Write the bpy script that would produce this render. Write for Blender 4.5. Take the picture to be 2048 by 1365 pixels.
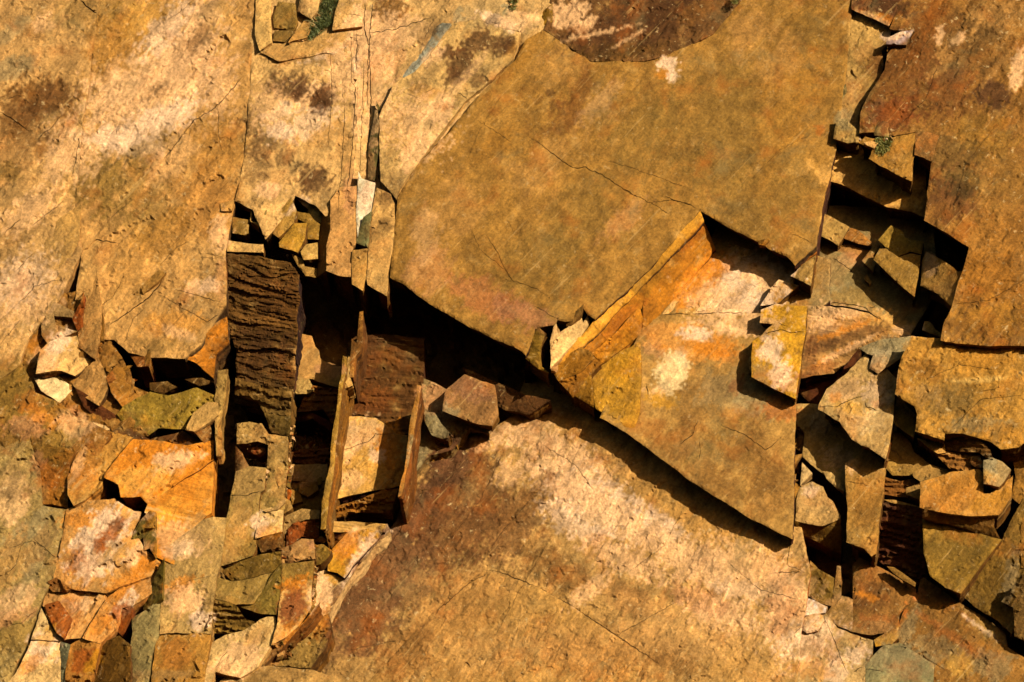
import bpy, math, random
import numpy as np
from mathutils import Vector, Matrix, Euler
from mathutils.geometry import delaunay_2d_cdt

# ---------------------------------------------------------------- camera, sky, sun, exposure
SC = bpy.context.scene
COL = SC.collection
for o_ in list(bpy.data.objects):
    bpy.data.objects.remove(o_)
PITCH, YAW, DIST = math.radians(31), math.radians(4), 24.0
MPP = 0.003                       # metres of rock per photo pixel at the slab face
FWD = np.array([-math.sin(YAW)*math.cos(PITCH), math.cos(YAW)*math.cos(PITCH), math.sin(PITCH)])
RGT = np.array([math.cos(YAW), math.sin(YAW), 0.0])
UPV = np.cross(RGT, FWD)
TARGET = np.array([0.0, 0.0, 1.6 + DIST*math.sin(PITCH)])
CAM = TARGET - FWD*DIST
cam_data = bpy.data.cameras.new('camera')
cam_data.sensor_width = 36.0
cam_data.lens = 36.0*DIST/(2048*MPP)
cam_data.clip_end = 500
cam = bpy.data.objects.new('camera', cam_data)
COL.objects.link(cam)
cam.location = CAM
cam.rotation_euler = Matrix(((RGT[0], UPV[0], -FWD[0]), (RGT[1], UPV[1], -FWD[1]), (RGT[2], UPV[2], -FWD[2]))).to_euler()
SC.camera = cam

SUN_DIR = Vector((0.66, -0.74, 0.17)).normalized()      # towards the sun
world = bpy.data.worlds.new('World')
SC.world = world
world.use_nodes = True
wn = world.node_tree
bg = wn.nodes['Background']
sky = wn.nodes.new('ShaderNodeTexSky')
sky.sky_type = 'NISHITA'
sky.sun_disc = False
sky.sun_elevation = math.asin(SUN_DIR.z)
sky.sun_rotation = math.atan2(SUN_DIR.x, SUN_DIR.y)
wn.links.new(sky.outputs[0], bg.inputs[0])
bg.inputs[1].default_value = 0.05
sd = bpy.data.lights.new('sun', 'SUN')
sd.energy = 5.0
sd.angle = math.radians(0.5)
sd.color = (1.0, 0.90, 0.74)
sun = bpy.data.objects.new('sun', sd)
COL.objects.link(sun)
sun.rotation_euler = SUN_DIR.to_track_quat('Z', 'Y').to_euler()
SC.view_settings.view_transform = 'Standard'
SC.view_settings.look = 'None'
SC.view_settings.exposure = 1.24
SC.view_settings.gamma = 1
SC.render.engine = 'CYCLES'
SC.cycles.diffuse_bounces = 1
SC.render.resolution_x, SC.render.resolution_y = 1024, 682

# ---------------------------------------------------------------- numbers
def ray_point(px, py, h):
    """point of the rock that shows at photo pixel px, py and stands h pixel-units proud of the cliff plane"""
    px = np.asarray(px, float); py = np.asarray(py, float); h = np.asarray(h, float)
    dx = (px-1024)*MPP/DIST; dy = -(py-682.5)*MPP/DIST
    d = FWD[None, :] + dx[:, None]*RGT[None, :] + dy[:, None]*UPV[None, :]
    t = (-h*MPP - CAM[1])/d[:, 1]
    return CAM[None, :] + d*t[:, None]

def _hash(ix, iy, s):
    n = (ix*374761393 + iy*668265263 + s*2147483647 + 1274126177) & 0xffffffff
    n = ((n ^ (n >> 13))*1274126177) & 0xffffffff
    n = (n ^ (n >> 16)) & 0xffff
    return n/65535.0*2*math.pi

def perlin(x, y, s=0):
    x = np.asarray(x, float); y = np.asarray(y, float)
    ix = np.floor(x).astype(np.int64); iy = np.floor(y).astype(np.int64)
    fx = x-ix; fy = y-iy
    u = fx*fx*fx*(fx*(fx*6-15)+10); v = fy*fy*fy*(fy*(fy*6-15)+10)
    def g(a, b, cx, cy):
        t = _hash(a, b, s)
        return np.cos(t)*cx + np.sin(t)*cy
    n00 = g(ix, iy, fx, fy); n10 = g(ix+1, iy, fx-1, fy)
    n01 = g(ix, iy+1, fx, fy-1); n11 = g(ix+1, iy+1, fx-1, fy-1)
    return ((n00*(1-u)+n10*u)*(1-v) + (n01*(1-u)+n11*u)*v)*1.5

def fbm(x, y, s=0, o=4):
    r = 0; a = 1; t = 0
    for k in range(o):
        r = r + a*perlin(x*2**k+17*k, y*2**k-9*k, s+k); t += a; a *= 0.55
    return r/t*1.4

def smooth(a, b, x):
    t = np.clip((x-a)/(b-a), 0, 1)
    return t*t*(3-2*t)

def splinters(x, y, s, lu=46.0, lv=17.0):
    """sharp tilted facets, long in the direction of the scratches"""
    wx = x+6*fbm(x/30, y/30, s+1, 2); wy = y+6*fbm(x/30, y/30, s+2, 2)
    u = (wx*0.64-wy*0.77)/lu; v = (wx*0.77+wy*0.64)/lv
    iu = np.floor(u).astype(np.int64); iv = np.floor(v).astype(np.int64)
    best = np.full(u.shape, 1e9); h = np.zeros(u.shape)
    for a in (-1, 0, 1):
        for b in (-1, 0, 1):
            cu = iu+a; cv = iv+b
            r1 = _hash(cu, cv, s)/6.2832; r2 = _hash(cu, cv, s+9)/6.2832; r3 = _hash(cu, cv, s+17)/6.2832
            r4 = _hash(cu, cv, s+23)/6.2832; r5 = _hash(cu, cv, s+31)/6.2832
            du = u-cu-0.1-0.8*r1; dv = v-cv-0.1-0.8*r2
            d = np.abs(du)*0.9+np.abs(dv)+0.35*r3
            hh = (r3-0.5)*2.4 + du*(r4-0.5)*8 + dv*(r5-0.40)*7
            m = d < best
            best = np.where(m, d, best); h = np.where(m, hh, h)
    return h

def srgb(c):
    c = np.asarray(c, float)/255.0
    return np.where(c <= 0.04045, c/12.92, ((c+0.055)/1.055)**2.4)

GAIN = np.array([0.81, 0.885, 1.13])*0.60
TONE = np.array([1.2, 1.25, 1.45]); TONE_K = np.array([0.80, 0.90, 1.28])
def base_of(c):
    return np.minimum(srgb(c)**TONE*TONE_K, 1.0)*GAIN

PAL = dict(tan=(208, 151, 86), och=(180, 124, 54), brn=(142, 96, 50), crm=(250, 190, 126), pur=(108, 72, 44),
           gry=(182, 139, 86), olv=(150, 113, 54), org=(226, 142, 52), rst=(178, 98, 36), red=(120, 58, 30),
           yel=(212, 150, 48), wht=(251, 200, 144), blu=(166, 141, 97), slb=(174, 126, 64), slg=(150, 114, 60),
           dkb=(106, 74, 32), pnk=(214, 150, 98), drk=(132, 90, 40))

# ---------------------------------------------------------------- rock materials
def rock_material(name, mottle=1.0, streak=1.0, bump=1.0, rough=0.88, speck=1.0, ang=0.88):
    m = bpy.data.materials.new(name); m.use_nodes = True
    nt = m.node_tree; N = nt.nodes; L = nt.links
    for n in list(N): N.remove(n)
    out = N.new('ShaderNodeOutputMaterial'); bs = N.new('ShaderNodeBsdfPrincipled')
    L.new(bs.outputs[0], out.inputs[0])
    bs.inputs['Specular IOR Level'].default_value = 0.06
    geo = N.new('ShaderNodeTexCoord')
    att = N.new('ShaderNodeAttribute'); att.attribute_name = 'rock_colour'
    def noise(scale, detail=6, rough_=0.6, vec=None, dist=0.0):
        n = N.new('ShaderNodeTexNoise'); n.inputs['Scale'].default_value = scale
        n.inputs['Detail'].default_value = detail; n.inputs['Roughness'].default_value = rough_
        n.inputs['Distortion'].default_value = dist
        L.new(vec if vec else geo.outputs['Object'], n.inputs['Vector'])
        return n.outputs['Fac']
    def mapr(sock, a, b, c, d):
        n = N.new('ShaderNodeMapRange'); n.inputs[1].default_value = a; n.inputs[2].default_value = b
        n.inputs[3].default_value = c; n.inputs[4].default_value = d
        L.new(sock, n.inputs[0]); return n.outputs[0]
    def math_(op, a, b):
        n = N.new('ShaderNodeMath'); n.operation = op
        for i, s in enumerate((a, b)):
            if isinstance(s, (int, float)): n.inputs[i].default_value = s
            else: L.new(s, n.inputs[i])
        return n.outputs[0]
    def mix(kind, fac, a, b):
        n = N.new('ShaderNodeMix'); n.data_type = 'RGBA'; n.blend_type = kind
        if isinstance(fac, (int, float)): n.inputs[0].default_value = fac
        else: L.new(fac, n.inputs[0])
        for s, k in ((a, 6), (b, 7)):
            if isinstance(s, tuple): n.inputs[k].default_value = (*s, 1)
            else: L.new(s, n.inputs[k])
        return n.outputs[2]
    # coordinates stretched along the scratches that run up to the right
    mp = N.new('ShaderNodeMapping'); mp.inputs['Rotation'].default_value = (0, ang, 0)
    L.new(geo.outputs['Object'], mp.inputs['Vector'])
    mp2 = N.new('ShaderNodeMapping'); mp2.inputs['Scale'].default_value = (1.2, 6, 11)
    L.new(mp.outputs[0], mp2.inputs['Vector'])
    n_big = noise(1.6, 8, 0.65, dist=0.4)
    n_mid = noise(9, 9, 0.68, dist=0.3)
    n_fine = noise(62, 8, 0.72)
    n_grain = noise(260, 3, 0.7)
    n_str = noise(1.3, 9, 0.66, mp2.outputs[0], 0.3)
    n_str2 = noise(5.5, 8, 0.7, mp2.outputs[0], 0.2)
    n_hue = noise(4.2, 6, 0.6)
    v = mapr(n_mid, 0.3, 0.7, 1-0.34*mottle, 1+0.34*mottle)
    v = math_('MULTIPLY', v, mapr(n_big, 0.3, 0.7, 1-0.16*mottle, 1+0.16*mottle))
    v = math_('MULTIPLY', v, mapr(n_str, 0.3, 0.7, 1-0.24*streak, 1+0.24*streak))
    v = math_('MULTIPLY', v, mapr(n_str2, 0.3, 0.7, 1-0.16*streak, 1+0.16*streak))
    v = math_('MULTIPLY', v, mapr(n_fine, 0.3, 0.7, 0.62, 1.38))
    v = math_('MULTIPLY', v, mapr(n_grain, 0.3, 0.7, 0.76, 1.24))
    cmb = N.new('ShaderNodeCombineXYZ')
    for i in range(3): L.new(v, cmb.inputs[i])
    c = mix('MULTIPLY', 1.0, att.outputs['Color'], cmb.outputs[0])
    # iron staining, grey weathering and pale crusts in ragged patches
    c = mix('MIX', mapr(n_hue, 0.55, 0.72, 0.0, 0.42*mottle), c, tuple(base_of((188, 104, 36))))
    c = mix('MIX', mapr(noise(3.3, 8, 0.62, dist=0.6), 0.56, 0.70, 0.0, 0.34*mottle), c, tuple(base_of((146, 126, 84))))
    c = mix('MIX', mapr(noise(26, 8, 0.7, dist=0.4), 0.60, 0.68, 0.0, 0.55*speck), c, tuple(base_of((240, 196, 130))))
    c = mix('MIX', mapr(noise(34, 8, 0.72, dist=0.4), 0.60, 0.70, 0.0, 0.62*speck), c, tuple(base_of((96, 60, 34))))
    mp3 = N.new('ShaderNodeMapping'); mp3.inputs['Scale'].default_value = (1.6, 20, 34)
    mp3.inputs['Rotation'].default_value = (0, 0, 0)
    L.new(mp.outputs[0], mp3.inputs['Vector'])
    scr = noise(1.0, 5, 0.6, mp3.outputs[0], 0.15)
    c = mix('MIX', mapr(scr, 0.63, 0.70, 0.0, 0.42*streak), c, tuple(base_of((232, 182, 112))))
    c = mix('MIX', mapr(scr, 0.36, 0.30, 0.0, 0.40*streak), c, tuple(base_of((112, 74, 38))))
    L.new(c, bs.inputs['Base Color'])
    bs.inputs['Roughness'].default_value = rough
    hgt = math_('MULTIPLY', n_mid, 0.9)
    hgt = math_('ADD', hgt, math_('MULTIPLY', n_fine, 0.34))
    hgt = math_('ADD', hgt, math_('MULTIPLY', n_str2, 0.42))
    hgt = math_('ADD', hgt, math_('MULTIPLY', n_grain, 0.09))
    bp = N.new('ShaderNodeBump'); bp.inputs['Strength'].default_value = 0.75*bump
    bp.inputs['Distance'].default_value = 0.022
    L.new(hgt, bp.inputs['Height']); L.new(bp.outputs[0], bs.inputs['Normal'])
    return m

MAT = dict(
    rock=rock_material('weathered_rock'),
    slab=rock_material('smooth_bedding_rock', mottle=1.1, streak=0.65, bump=0.5, speck=0.5),
    coarse=rock_material('crusted_rock', mottle=1.25, streak=0.8, bump=0.95, speck=1.2),
    strata=rock_material('layered_rock', mottle=0.7, streak=1.5, bump=0.6, speck=0.1, ang=-0.2),
)

# ---------------------------------------------------------------- stains (x, y, rx, ry, angle in degrees, colour, strength, raggedness)
BLOBS = []
def stain(x, y, rx, ry, ang, col, st=0.8, rag=0.8, sc=22, edge=0.35):
    BLOBS.append((x, y, rx, ry, math.radians(ang), base_of(PAL[col] if isinstance(col, str) else col), st, rag, sc, edge))

def colour_at(x, y, base, seed, var=1.0):
    n1 = fbm(x/95, y/95, 11, 4); n2 = fbm(x/40+5, y/40, 23, 4); n3 = fbm(x/30, y/30-4, 31, 3)
    c = base[None, :]*(1 + 0.20*var*n1 + 0.20*var*n2)[:, None]
    w = smooth(0.25, 0.75, n3)*0.30*var
    c = c*(1-w[:, None]) + base_of((232, 178, 104))[None, :]*w[:, None]
    w = smooth(0.2, 0.8, -n2)*0.25*var
    c = c*(1-w[:, None]) + base_of((150, 98, 50))[None, :]*w[:, None]
    for k, (bx, by, rx, ry, a, bc, st, rag, sc, edge) in enumerate(BLOBS):
        R = max(rx, ry)*1.9
        m = (np.abs(x-bx) < R) & (np.abs(y-by) < R)
        if not m.any(): continue
        dx = x[m]-bx; dy = y[m]-by
        u = (dx*math.cos(a)+dy*math.sin(a))/rx; v = (-dx*math.sin(a)+dy*math.cos(a))/ry
        r = np.sqrt(u*u+v*v)
        du = x[m]*0.64-y[m]*0.77; dv = x[m]*0.77+y[m]*0.64
        f = 1.14 - r + rag*0.62*fbm(x[m]/sc, y[m]/sc, 40+k, 5) + rag*0.62*fbm(du/(sc*2.6), dv/(sc*0.45), 60+k, 5) + 0.30*fbm(x[m]/6, y[m]/6, 44, 2)
        w = smooth(0.0, edge*0.6, f)*st
        c[m] = c[m]*(1-w[:, None]) + (bc[None, :]*(1+0.25*fbm(x[m]/9, y[m]/9, 7, 3))[:, None])*w[:, None]
    return np.clip(c, 0.004, 0.7)

# ---------------------------------------------------------------- rock blocks
CROPS = dict(f=(0, 0, 1), c1=(0, 0, 2.844), c2=(0, 440, 2.844), c3=(0, 885, 2.844), c4=(400, 360, 3.792),
             c5=(400, 700, 3.792), c6=(400, 1000, 3.74), c7=(700, 0, 3.25), c8=(1000, 380, 2.967),
             c9=(1548, 0, 3.792), c10=(1548, 340, 3.792), c11=(1548, 660, 3.792), c12=(1548, 1000, 3.74))
def parse(s, crop):
    ox, oy, f = CROPS[crop]
    P = []; H = []
    for t in s.split():
        v = [float(q) for q in t.split(',')]
        P.append((ox+v[0]/f, oy+v[1]/f)); H.append(v[2] if len(v) > 2 else None)
    return P, H

CRACKS = []       # polylines in photo coordinates, half width
def crack(crop, s, w=1.1, depth=9):
    CRACKS.append((np.array(parse(s, crop)[0]), w, depth))

def jag(x, y, amp):
    x = np.asarray(x, float); y = np.asarray(y, float)
    ox = fbm(x/17, y/17, 71, 4)*1.0 + perlin(x/46, y/46, 5)*1.3
    oy = fbm(x/17+30, y/17, 83, 4)*1.0 + perlin(x/46, y/46+9, 6)*1.3
    return x+ox*amp, y+oy*amp

def seg_dist(px, py, a, b):
    d = b-a; L2 = (d*d).sum()+1e-9
    t = np.clip(((px-a[0])*d[0]+(py-a[1])*d[1])/L2, 0, 1)
    return np.hypot(px-a[0]-t*d[0], py-a[1]-t*d[1])

def inside(px, py, poly):
    r = np.zeros(len(px), bool); n = len(poly)
    for i in range(n):
        x1, y1 = poly[i]; x2, y2 = poly[(i+1) % n]
        if y1 == y2: continue
        c = ((y1 > py) != (y2 > py)) & (px < (x2-x1)*(py-y1)/(y2-y1)+x1)
        r ^= c
    return r

def facet(poly, H, h0, gx, gy, col, side, thick, jamp, rough, step, sp, strata, seed, var, round_, bow=0.0, fac=0.0):
    P = np.array(poly)
    cx, cy = P.mean(0)
    hs = [(p, h) for p, h in zip(poly, H) if h is not None]
    if len(hs) >= 3:
        A = np.array([[p[0], p[1], 1] for p, h in hs]); b = np.array([h for p, h in hs])
        gx, gy, h0 = np.linalg.lstsq(A, b, rcond=None)[0]; cx = cy = 0
    # outline
    out = []
    n = len(poly)
    for i in range(n):
        a = P[i]; b = P[(i+1) % n]
        L = np.hypot(*(b-a)); k = max(1, int(round(L/(sp*1.05))))
        for j in range(k):
            out.append(a+(b-a)*j/k)
    out = np.array(out)
    jx, jy = jag(out[:, 0], out[:, 1], jamp)
    out = np.stack([jx, jy], 1)
    # interior
    x0, y0 = out.min(0); x1, y1 = out.max(0)
    rng = np.random.RandomState(seed % 99991)
    gxs, gys = np.meshgrid(np.arange(x0, x1, sp), np.arange(y0, y1, sp*0.866))
    gxs = gxs + (np.arange(gys.shape[0]) % 2)[:, None]*sp/2
    gxs = (gxs + rng.uniform(-.25, .25, gxs.shape)*sp).ravel(); gys = (gys+rng.uniform(-.25, .25, gys.shape)*sp).ravel()
    m = inside(gxs, gys, out); gxs, gys = gxs[m], gys[m]
    dist = np.full(len(gxs), 1e9)
    no = len(out)
    for i in range(no):
        a = out[i]; b = out[(i+1) % no]
        q = (np.abs(gxs-a[0]) < 26) & (np.abs(gys-a[1]) < 26)
        if q.any(): dist[q] = np.minimum(dist[q], seg_dist(gxs[q], gys[q], a, b))
    keep = dist > sp*0.45
    pts = [tuple(p) for p in out]; kinds = [0]*no
    edges = []; low = {}
    ck = np.full(len(gxs), False)
    for (cl, w, dep) in CRACKS:
        # wander and sample
        sam = []
        for i in range(len(cl)-1):
            L = np.hypot(*(cl[i+1]-cl[i])); k = max(1, int(L/4))
            for j in range(k): sam.append(cl[i]+(cl[i+1]-cl[i])*j/k)
        sam.append(cl[-1]); sam = np.array(sam)
        if sam[:, 0].max() < x0 or sam[:, 0].min() > x1 or sam[:, 1].max() < y0 or sam[:, 1].min() > y1: continue
        jx, jy = sam[:, 0]+2.5*fbm(sam[:, 0]/12, sam[:, 1]/12, 3, 3), sam[:, 1]+2.5*fbm(sam[:, 0]/12, sam[:, 1]/12, 4, 3)
        sam = np.stack([jx, jy], 1)
        ins = inside(sam[:, 0], sam[:, 1], out)
        # clear of the outline
        dd = np.full(len(sam), 1e9)
        for i in range(no):
            q = (np.abs(sam[:, 0]-out[i][0]) < 15) & (np.abs(sam[:, 1]-out[i][1]) < 15)
            if q.any(): dd[q] = np.minimum(dd[q], seg_dist(sam[q, 0], sam[q, 1], out[i], out[(i+1) % no]))
        ins &= dd > 3.5
        if ins.sum() < 3: continue
        tg = np.gradient(sam, axis=0); tg /= np.hypot(tg[:, 0], tg[:, 1])[:, None]+1e-9
        nn = np.stack([-tg[:, 1], tg[:, 0]], 1)
        prev = None
        ww = w*(0.55+0.6*np.abs(fbm(sam[:, 0]/15, sam[:, 1]/15, 8, 2)))
        tt = np.arange(len(sam))/(len(sam)-1.0)
        ww = ww*np.clip(np.minimum(tt, 1-tt)*6+0.25, 0, 1)
        for i in range(len(sam)):
            if not ins[i]: prev = None; continue
            base = len(pts)
            pts.append(tuple(sam[i])); pts.append(tuple(sam[i]+nn[i]*ww[i])); pts.append(tuple(sam[i]-nn[i]*ww[i]))
            kinds += [2, 1, 1]; low[base] = dep*min(1, ww[i]/w+0.2)
            if prev is not None:
                for q in range(3): edges.append((prev+q, base+q))
            prev = base
        for i in range(len(sam)-1):
            q = (np.abs(gxs-sam[i][0]) < 12) & (np.abs(gys-sam[i][1]) < 12)
            if q.any():
                qq = np.where(q)[0]
                ck[qq[seg_dist(gxs[qq], gys[qq], sam[i], sam[i+1]) < w+1.6]] = True
    keep &= ~ck
    nb = len(pts)
    for a, b in zip(gxs[keep], gys[keep]): pts.append((a, b))
    dist_all = np.zeros(len(pts)); dist_all[nb:] = dist[keep]
    vs, es, fs, ov, oe, of = delaunay_2d_cdt([Vector(p) for p in pts], edges, [list(range(no))], 1, 1e-5)
    V = np.array([(v.x, v.y) for v in vs])
    orig = [o[0] if len(o) else -1 for o in ov]
    lowv = np.zeros(len(V)); dv = np.zeros(len(V)); isout = {}
    for i, ol in enumerate(ov):
        for o in ol:
            if o in low: lowv[i] = low[o]
            if o < len(dist_all): dv[i] = max(dv[i], dist_all[o])
            if o < no: isout[o] = i
            elif o < nb: dv[i] = max(dv[i], 20)
    x, y = V[:, 0], V[:, 1]
    h = h0+gx*(x-cx)+gy*(y-cy)
    if bow:
        rr = np.sqrt(((x-cx)/(x1-x0)*2)**2+((y-cy)/(y1-y0)*2)**2) if (cx or cy) else 0*x
        h = h+bow*(1-rr**2)
    h = h + rough*(1.7*fbm(x/85+seed, y/85, 1, 3) + 0.9*fbm(x/26, y/26+seed, 2, 3) + 0.30*fbm(x/13, y/13, 3, 2))
    # scratches up to the right
    u = x*0.64-y*0.77; w_ = x*0.77+y*0.64
    h = h + rough*0.55*fbm(u/90, w_/8, 5, 3)
    if step:
        t = fbm(u/150+seed*0.37, w_/70, 9, 4)*2.6 + 20
        fr = t-np.floor(t)
        h = h + step*(np.floor(t)-20 + smooth(0.0, 0.10, fr))
    if fac:
        h = h + fac*splinters(x, y, seed % 50, 74.0, 26.0)
    if strata:
        sa, amp, wl = strata
        ca, sn = math.cos(math.radians(sa)), math.sin(math.radians(sa))
        uu = x*ca+y*sn; vv = -x*sn+y*ca
        vv = vv + 8*fbm(uu/150, vv/110, 12, 2)
        q = vv/wl + 0.55*fbm(uu/90, vv/wl/2.2, 13, 3)
        fr = q-np.floor(q)
        hh = perlin(np.floor(q)*3.7, uu/90, 14)
        h = h + amp*(smooth(0, 0.85, fr)-smooth(0.85, 1.0, fr))*(0.6+0.9*hh) + amp*0.30*fbm(uu/80, vv/4.0, 15, 2)
        q2 = q*2.7+0.5*fbm(uu/50, vv/9, 18, 2); f2 = q2-np.floor(q2)
        h = h + amp*0.6*(smooth(0, .8, f2)-smooth(.8, 1, f2))*(0.5+perlin(np.floor(q2)*2.9, uu/30, 19))
    # worn edge
    wear = np.clip(1-dv/round_, 0, 1) if round_ > 0 else 0
    h = h - round_*0.45*wear**2*(1+0.8*fbm(x/14, y/14, 21, 3)) - lowv
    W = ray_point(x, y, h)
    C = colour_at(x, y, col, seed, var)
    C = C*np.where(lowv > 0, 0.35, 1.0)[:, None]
    faces = [tuple(f) for f in fs]
    # walls
    loop = [isout[i] for i in range(no) if i in isout]
    lp = [loop[0]]
    for q in loop[1:]:
        if q != lp[-1]: lp.append(q)
    if lp[0] == lp[-1]: lp.pop()
    k = len(lp)
    Wl = W[lp]
    ar = 0.5*np.sum(Wl[:, 0]*np.roll(Wl[:, 2], -1)-np.roll(Wl[:, 0], -1)*Wl[:, 2])
    tgt = np.roll(Wl, -1, 0)-np.roll(Wl, 1, 0)
    nrm = np.stack([tgt[:, 2], -tgt[:, 0]], 1)*(1 if ar > 0 else -1)
    nrm /= np.hypot(nrm[:, 0], nrm[:, 1])[:, None]+1e-9
    away = np.clip(-(nrm[:, 0]*0.97+nrm[:, 1]*0.25), 0, 1)
    away = (np.roll(away, 1)+away+np.roll(away, -1)+np.roll(away, 2)+np.roll(away, -2))/5
    cap = 0.22*math.sqrt(abs(ar))
    rows = []
    dlist = [0]; d = 0
    while d < thick:
        d += rng.uniform(3.5, 9)*(1 if d < 60 else 2); dlist.append(min(d, thick))
    arc = np.cumsum(np.hypot(tgt[:, 0], tgt[:, 2]))/2/MPP
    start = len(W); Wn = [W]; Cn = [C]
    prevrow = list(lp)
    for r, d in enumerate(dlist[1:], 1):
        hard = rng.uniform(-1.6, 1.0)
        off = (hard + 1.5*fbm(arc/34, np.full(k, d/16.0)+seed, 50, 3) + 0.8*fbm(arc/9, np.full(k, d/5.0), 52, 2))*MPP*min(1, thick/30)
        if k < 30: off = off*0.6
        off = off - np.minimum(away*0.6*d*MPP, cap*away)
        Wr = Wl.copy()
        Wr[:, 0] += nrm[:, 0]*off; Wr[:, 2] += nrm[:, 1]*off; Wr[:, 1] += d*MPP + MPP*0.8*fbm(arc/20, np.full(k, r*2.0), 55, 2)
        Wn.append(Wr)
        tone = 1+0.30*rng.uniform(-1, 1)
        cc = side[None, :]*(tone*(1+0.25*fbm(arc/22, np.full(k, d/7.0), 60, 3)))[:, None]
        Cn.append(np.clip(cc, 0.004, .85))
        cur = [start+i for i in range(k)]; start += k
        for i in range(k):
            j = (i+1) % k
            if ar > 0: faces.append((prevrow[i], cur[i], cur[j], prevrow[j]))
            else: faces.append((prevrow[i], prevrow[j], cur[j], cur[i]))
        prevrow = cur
    return np.concatenate(Wn), np.concatenate(Cn), faces

COUNT = [0]
ORDER = []
def rock(name, cat, label, crop, pts, h=0.0, gx=0.0, gy=0.0, col='tan', side=None, thick=90, jamp=1.0, rough=1.4, step=2.0,
         sp=5.0, strata=None, mat='rock', var=1.0, round_=2.6, fac=None, more=(), group=None, kind=None, bow=0.0):
    """one rock, one object; 'more' adds further facets (crop, points, h, gx, gy, colour) to the same mesh"""
    step *= 0.7; rough *= 0.75; jamp *= 1.25
    if fac is None: fac = dict(rock=0.8, coarse=0.6, slab=0.10, strata=0.0)[mat]
    COUNT[0] += 1; seed = COUNT[0]*37
    fl = [(crop, pts, h, gx, gy, col)]+list(more)
    VW = []; CW = []; F = []; off = 0
    for q, (cr, ps, hh, ax, ay, cc) in enumerate(fl):
        poly, H = parse(ps, cr)
        sharp = False
        mx = sum(p[0] for p in poly)/len(poly); my = sum(p[1] for p in poly)/len(poly)
        if mx < 445 and my > 480 or (mx < 600 and my > 1050):      # the lower left is all but flush
            hh = -8+(hh+8)*0.42; H = [None if v is None else -8+(v+8)*0.7 for v in H]; sharp = True
        bc = base_of(PAL[cc] if isinstance(cc, str) else cc)
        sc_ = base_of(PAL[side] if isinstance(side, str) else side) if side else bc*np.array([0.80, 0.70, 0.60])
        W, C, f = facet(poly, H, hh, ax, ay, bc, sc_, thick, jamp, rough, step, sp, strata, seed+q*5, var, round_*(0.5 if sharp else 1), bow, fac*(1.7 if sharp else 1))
        VW.append(W); CW.append(C); F += [tuple(i+off for i in g) for g in f]; off += len(W)
    W = np.concatenate(VW); C = np.concatenate(CW)
    org_ = W.mean(0); org_[1] = 0
    me = bpy.data.meshes.new(name)
    me.from_pydata((W-org_).tolist(), [], F)
    at = me.attributes.new('rock_colour', 'FLOAT_COLOR', 'POINT')
    at.data.foreach_set('color', np.concatenate([C, np.ones((len(C), 1))], 1).astype(np.float32).ravel())
    # faces look out of the cliff
    me.update()
    me.materials.append(MAT[mat])
    ob = bpy.data.objects.new(name, me); COL.objects.link(ob)
    ob.location = org_
    if kind: ob['kind'] = kind
    else:
        ob['kind'] = 'thing'; ob['label'] = label; ob['category'] = cat
        if group: ob['group'] = group
    return ob
# ---------------------------------------------------------------- stains and crusts of the rock, and one painted sunlit corner (surface colour only)
S = stain
# far left
S(60, 20, 60, 14, -35, 'gry', .6); S(25, 60, 50, 14, -40, 'blu', .5); S(30, 135, 45, 22, -20, 'blu', .6)
S(70, 68, 22, 16, -10, 'brn', .5); S(88, 45, 20, 18, 0, 'crm', .5)
S(90, 190, 62, 34, 10, 'brn', .8, 1.2); S(45, 225, 48, 40, 20, 'brn', .75, 1.2); S(95, 185, 24, 14, 0, 'pur', .6)
S(20, 300, 50, 60, 0, 'brn', .45, 1.3); S(75, 260, 50, 18, -50, 'gry', .7); S(95, 285, 30, 20, -40, 'brn', .5)
S(25, 390, 40, 26, 0, 'gry', .7); S(110, 330, 26, 34, 20, 'crm', .5); S(15, 345, 26, 18, 0, 'olv', .5)
S(300, 190, 150, 75, -35, 'crm', .75, 1.1); S(370, 80, 120, 38, -52, 'crm', .8, 1.1); S(240, 285, 70, 24, 12, 'wht', .7, 1.1)
S(330, 240, 60, 26, -20, 'wht', .6, 1.2); S(400, 80, 36, 20, -50, 'brn', .6, 1.2, 10); S(320, 178, 26, 14, -15, 'brn', .5, 1.2, 10)
S(380, 95, 40, 18, -40, 'pur', .3, 1.4, 9); S(290, 40, 60, 40, 0, 'yel', .35, 1); S(430, 20, 34, 20, -40, 'gry', .6)
S(250, 110, 60, 46, 0, 'och', .35); S(200, 20, 80, 40, 0, 'slg', .5)
S(190, 360, 50, 60, 0, 'slg', .75, 1.0); S(250, 370, 60, 55, 0, 'slg', .6, 1.1); S(300, 300, 60, 30, -40, 'slg', .6)
S(440, 290, 60, 70, -30, 'och', .55, .6, 40, .8); S(420, 400, 80, 80, -40, (196, 134, 66), .6, .6, 40, .8); S(345, 315, 70, 30, -45, 'crm', .25)
S(290, 430, 60, 50, 0, 'slg', .5, 1); S(330, 470, 60, 40, -40, 'och', .5); S(260, 530, 60, 60, 0, 'och', .3, 1, 40, .8)
S(60, 510, 80, 60, -35, 'gry', .5, 1.2); S(40, 590, 70, 60, -20, 'crm', .5, 1.3, 12); S(25, 480, 20, 16, 0, 'brn', .4)
S(390, 575, 24, 16, 15, 'crm', .8); S(420, 570, 22, 14, 0, 'wht', .5); S(400, 620, 50, 20, 25, 'gry', .7, .6)
S(350, 650, 60, 26, 0, (216, 150, 74), .7); S(355, 668, 34, 12, 20, 'crm', .5); S(330, 690, 50, 14, 0, 'slg', .5)
S(440, 470, 20, 40, 0, 'crm', .6); S(415, 520, 30, 30, 0, 'gry', .5); S(440, 560, 10, 40, 0, 'pnk', .4)
S(120, 685, 34, 20, -40, 'wht', .8); S(90, 720, 22, 26, -50, 'crm', .7); S(75, 690, 22, 22, 0, 'org', .5)
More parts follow.
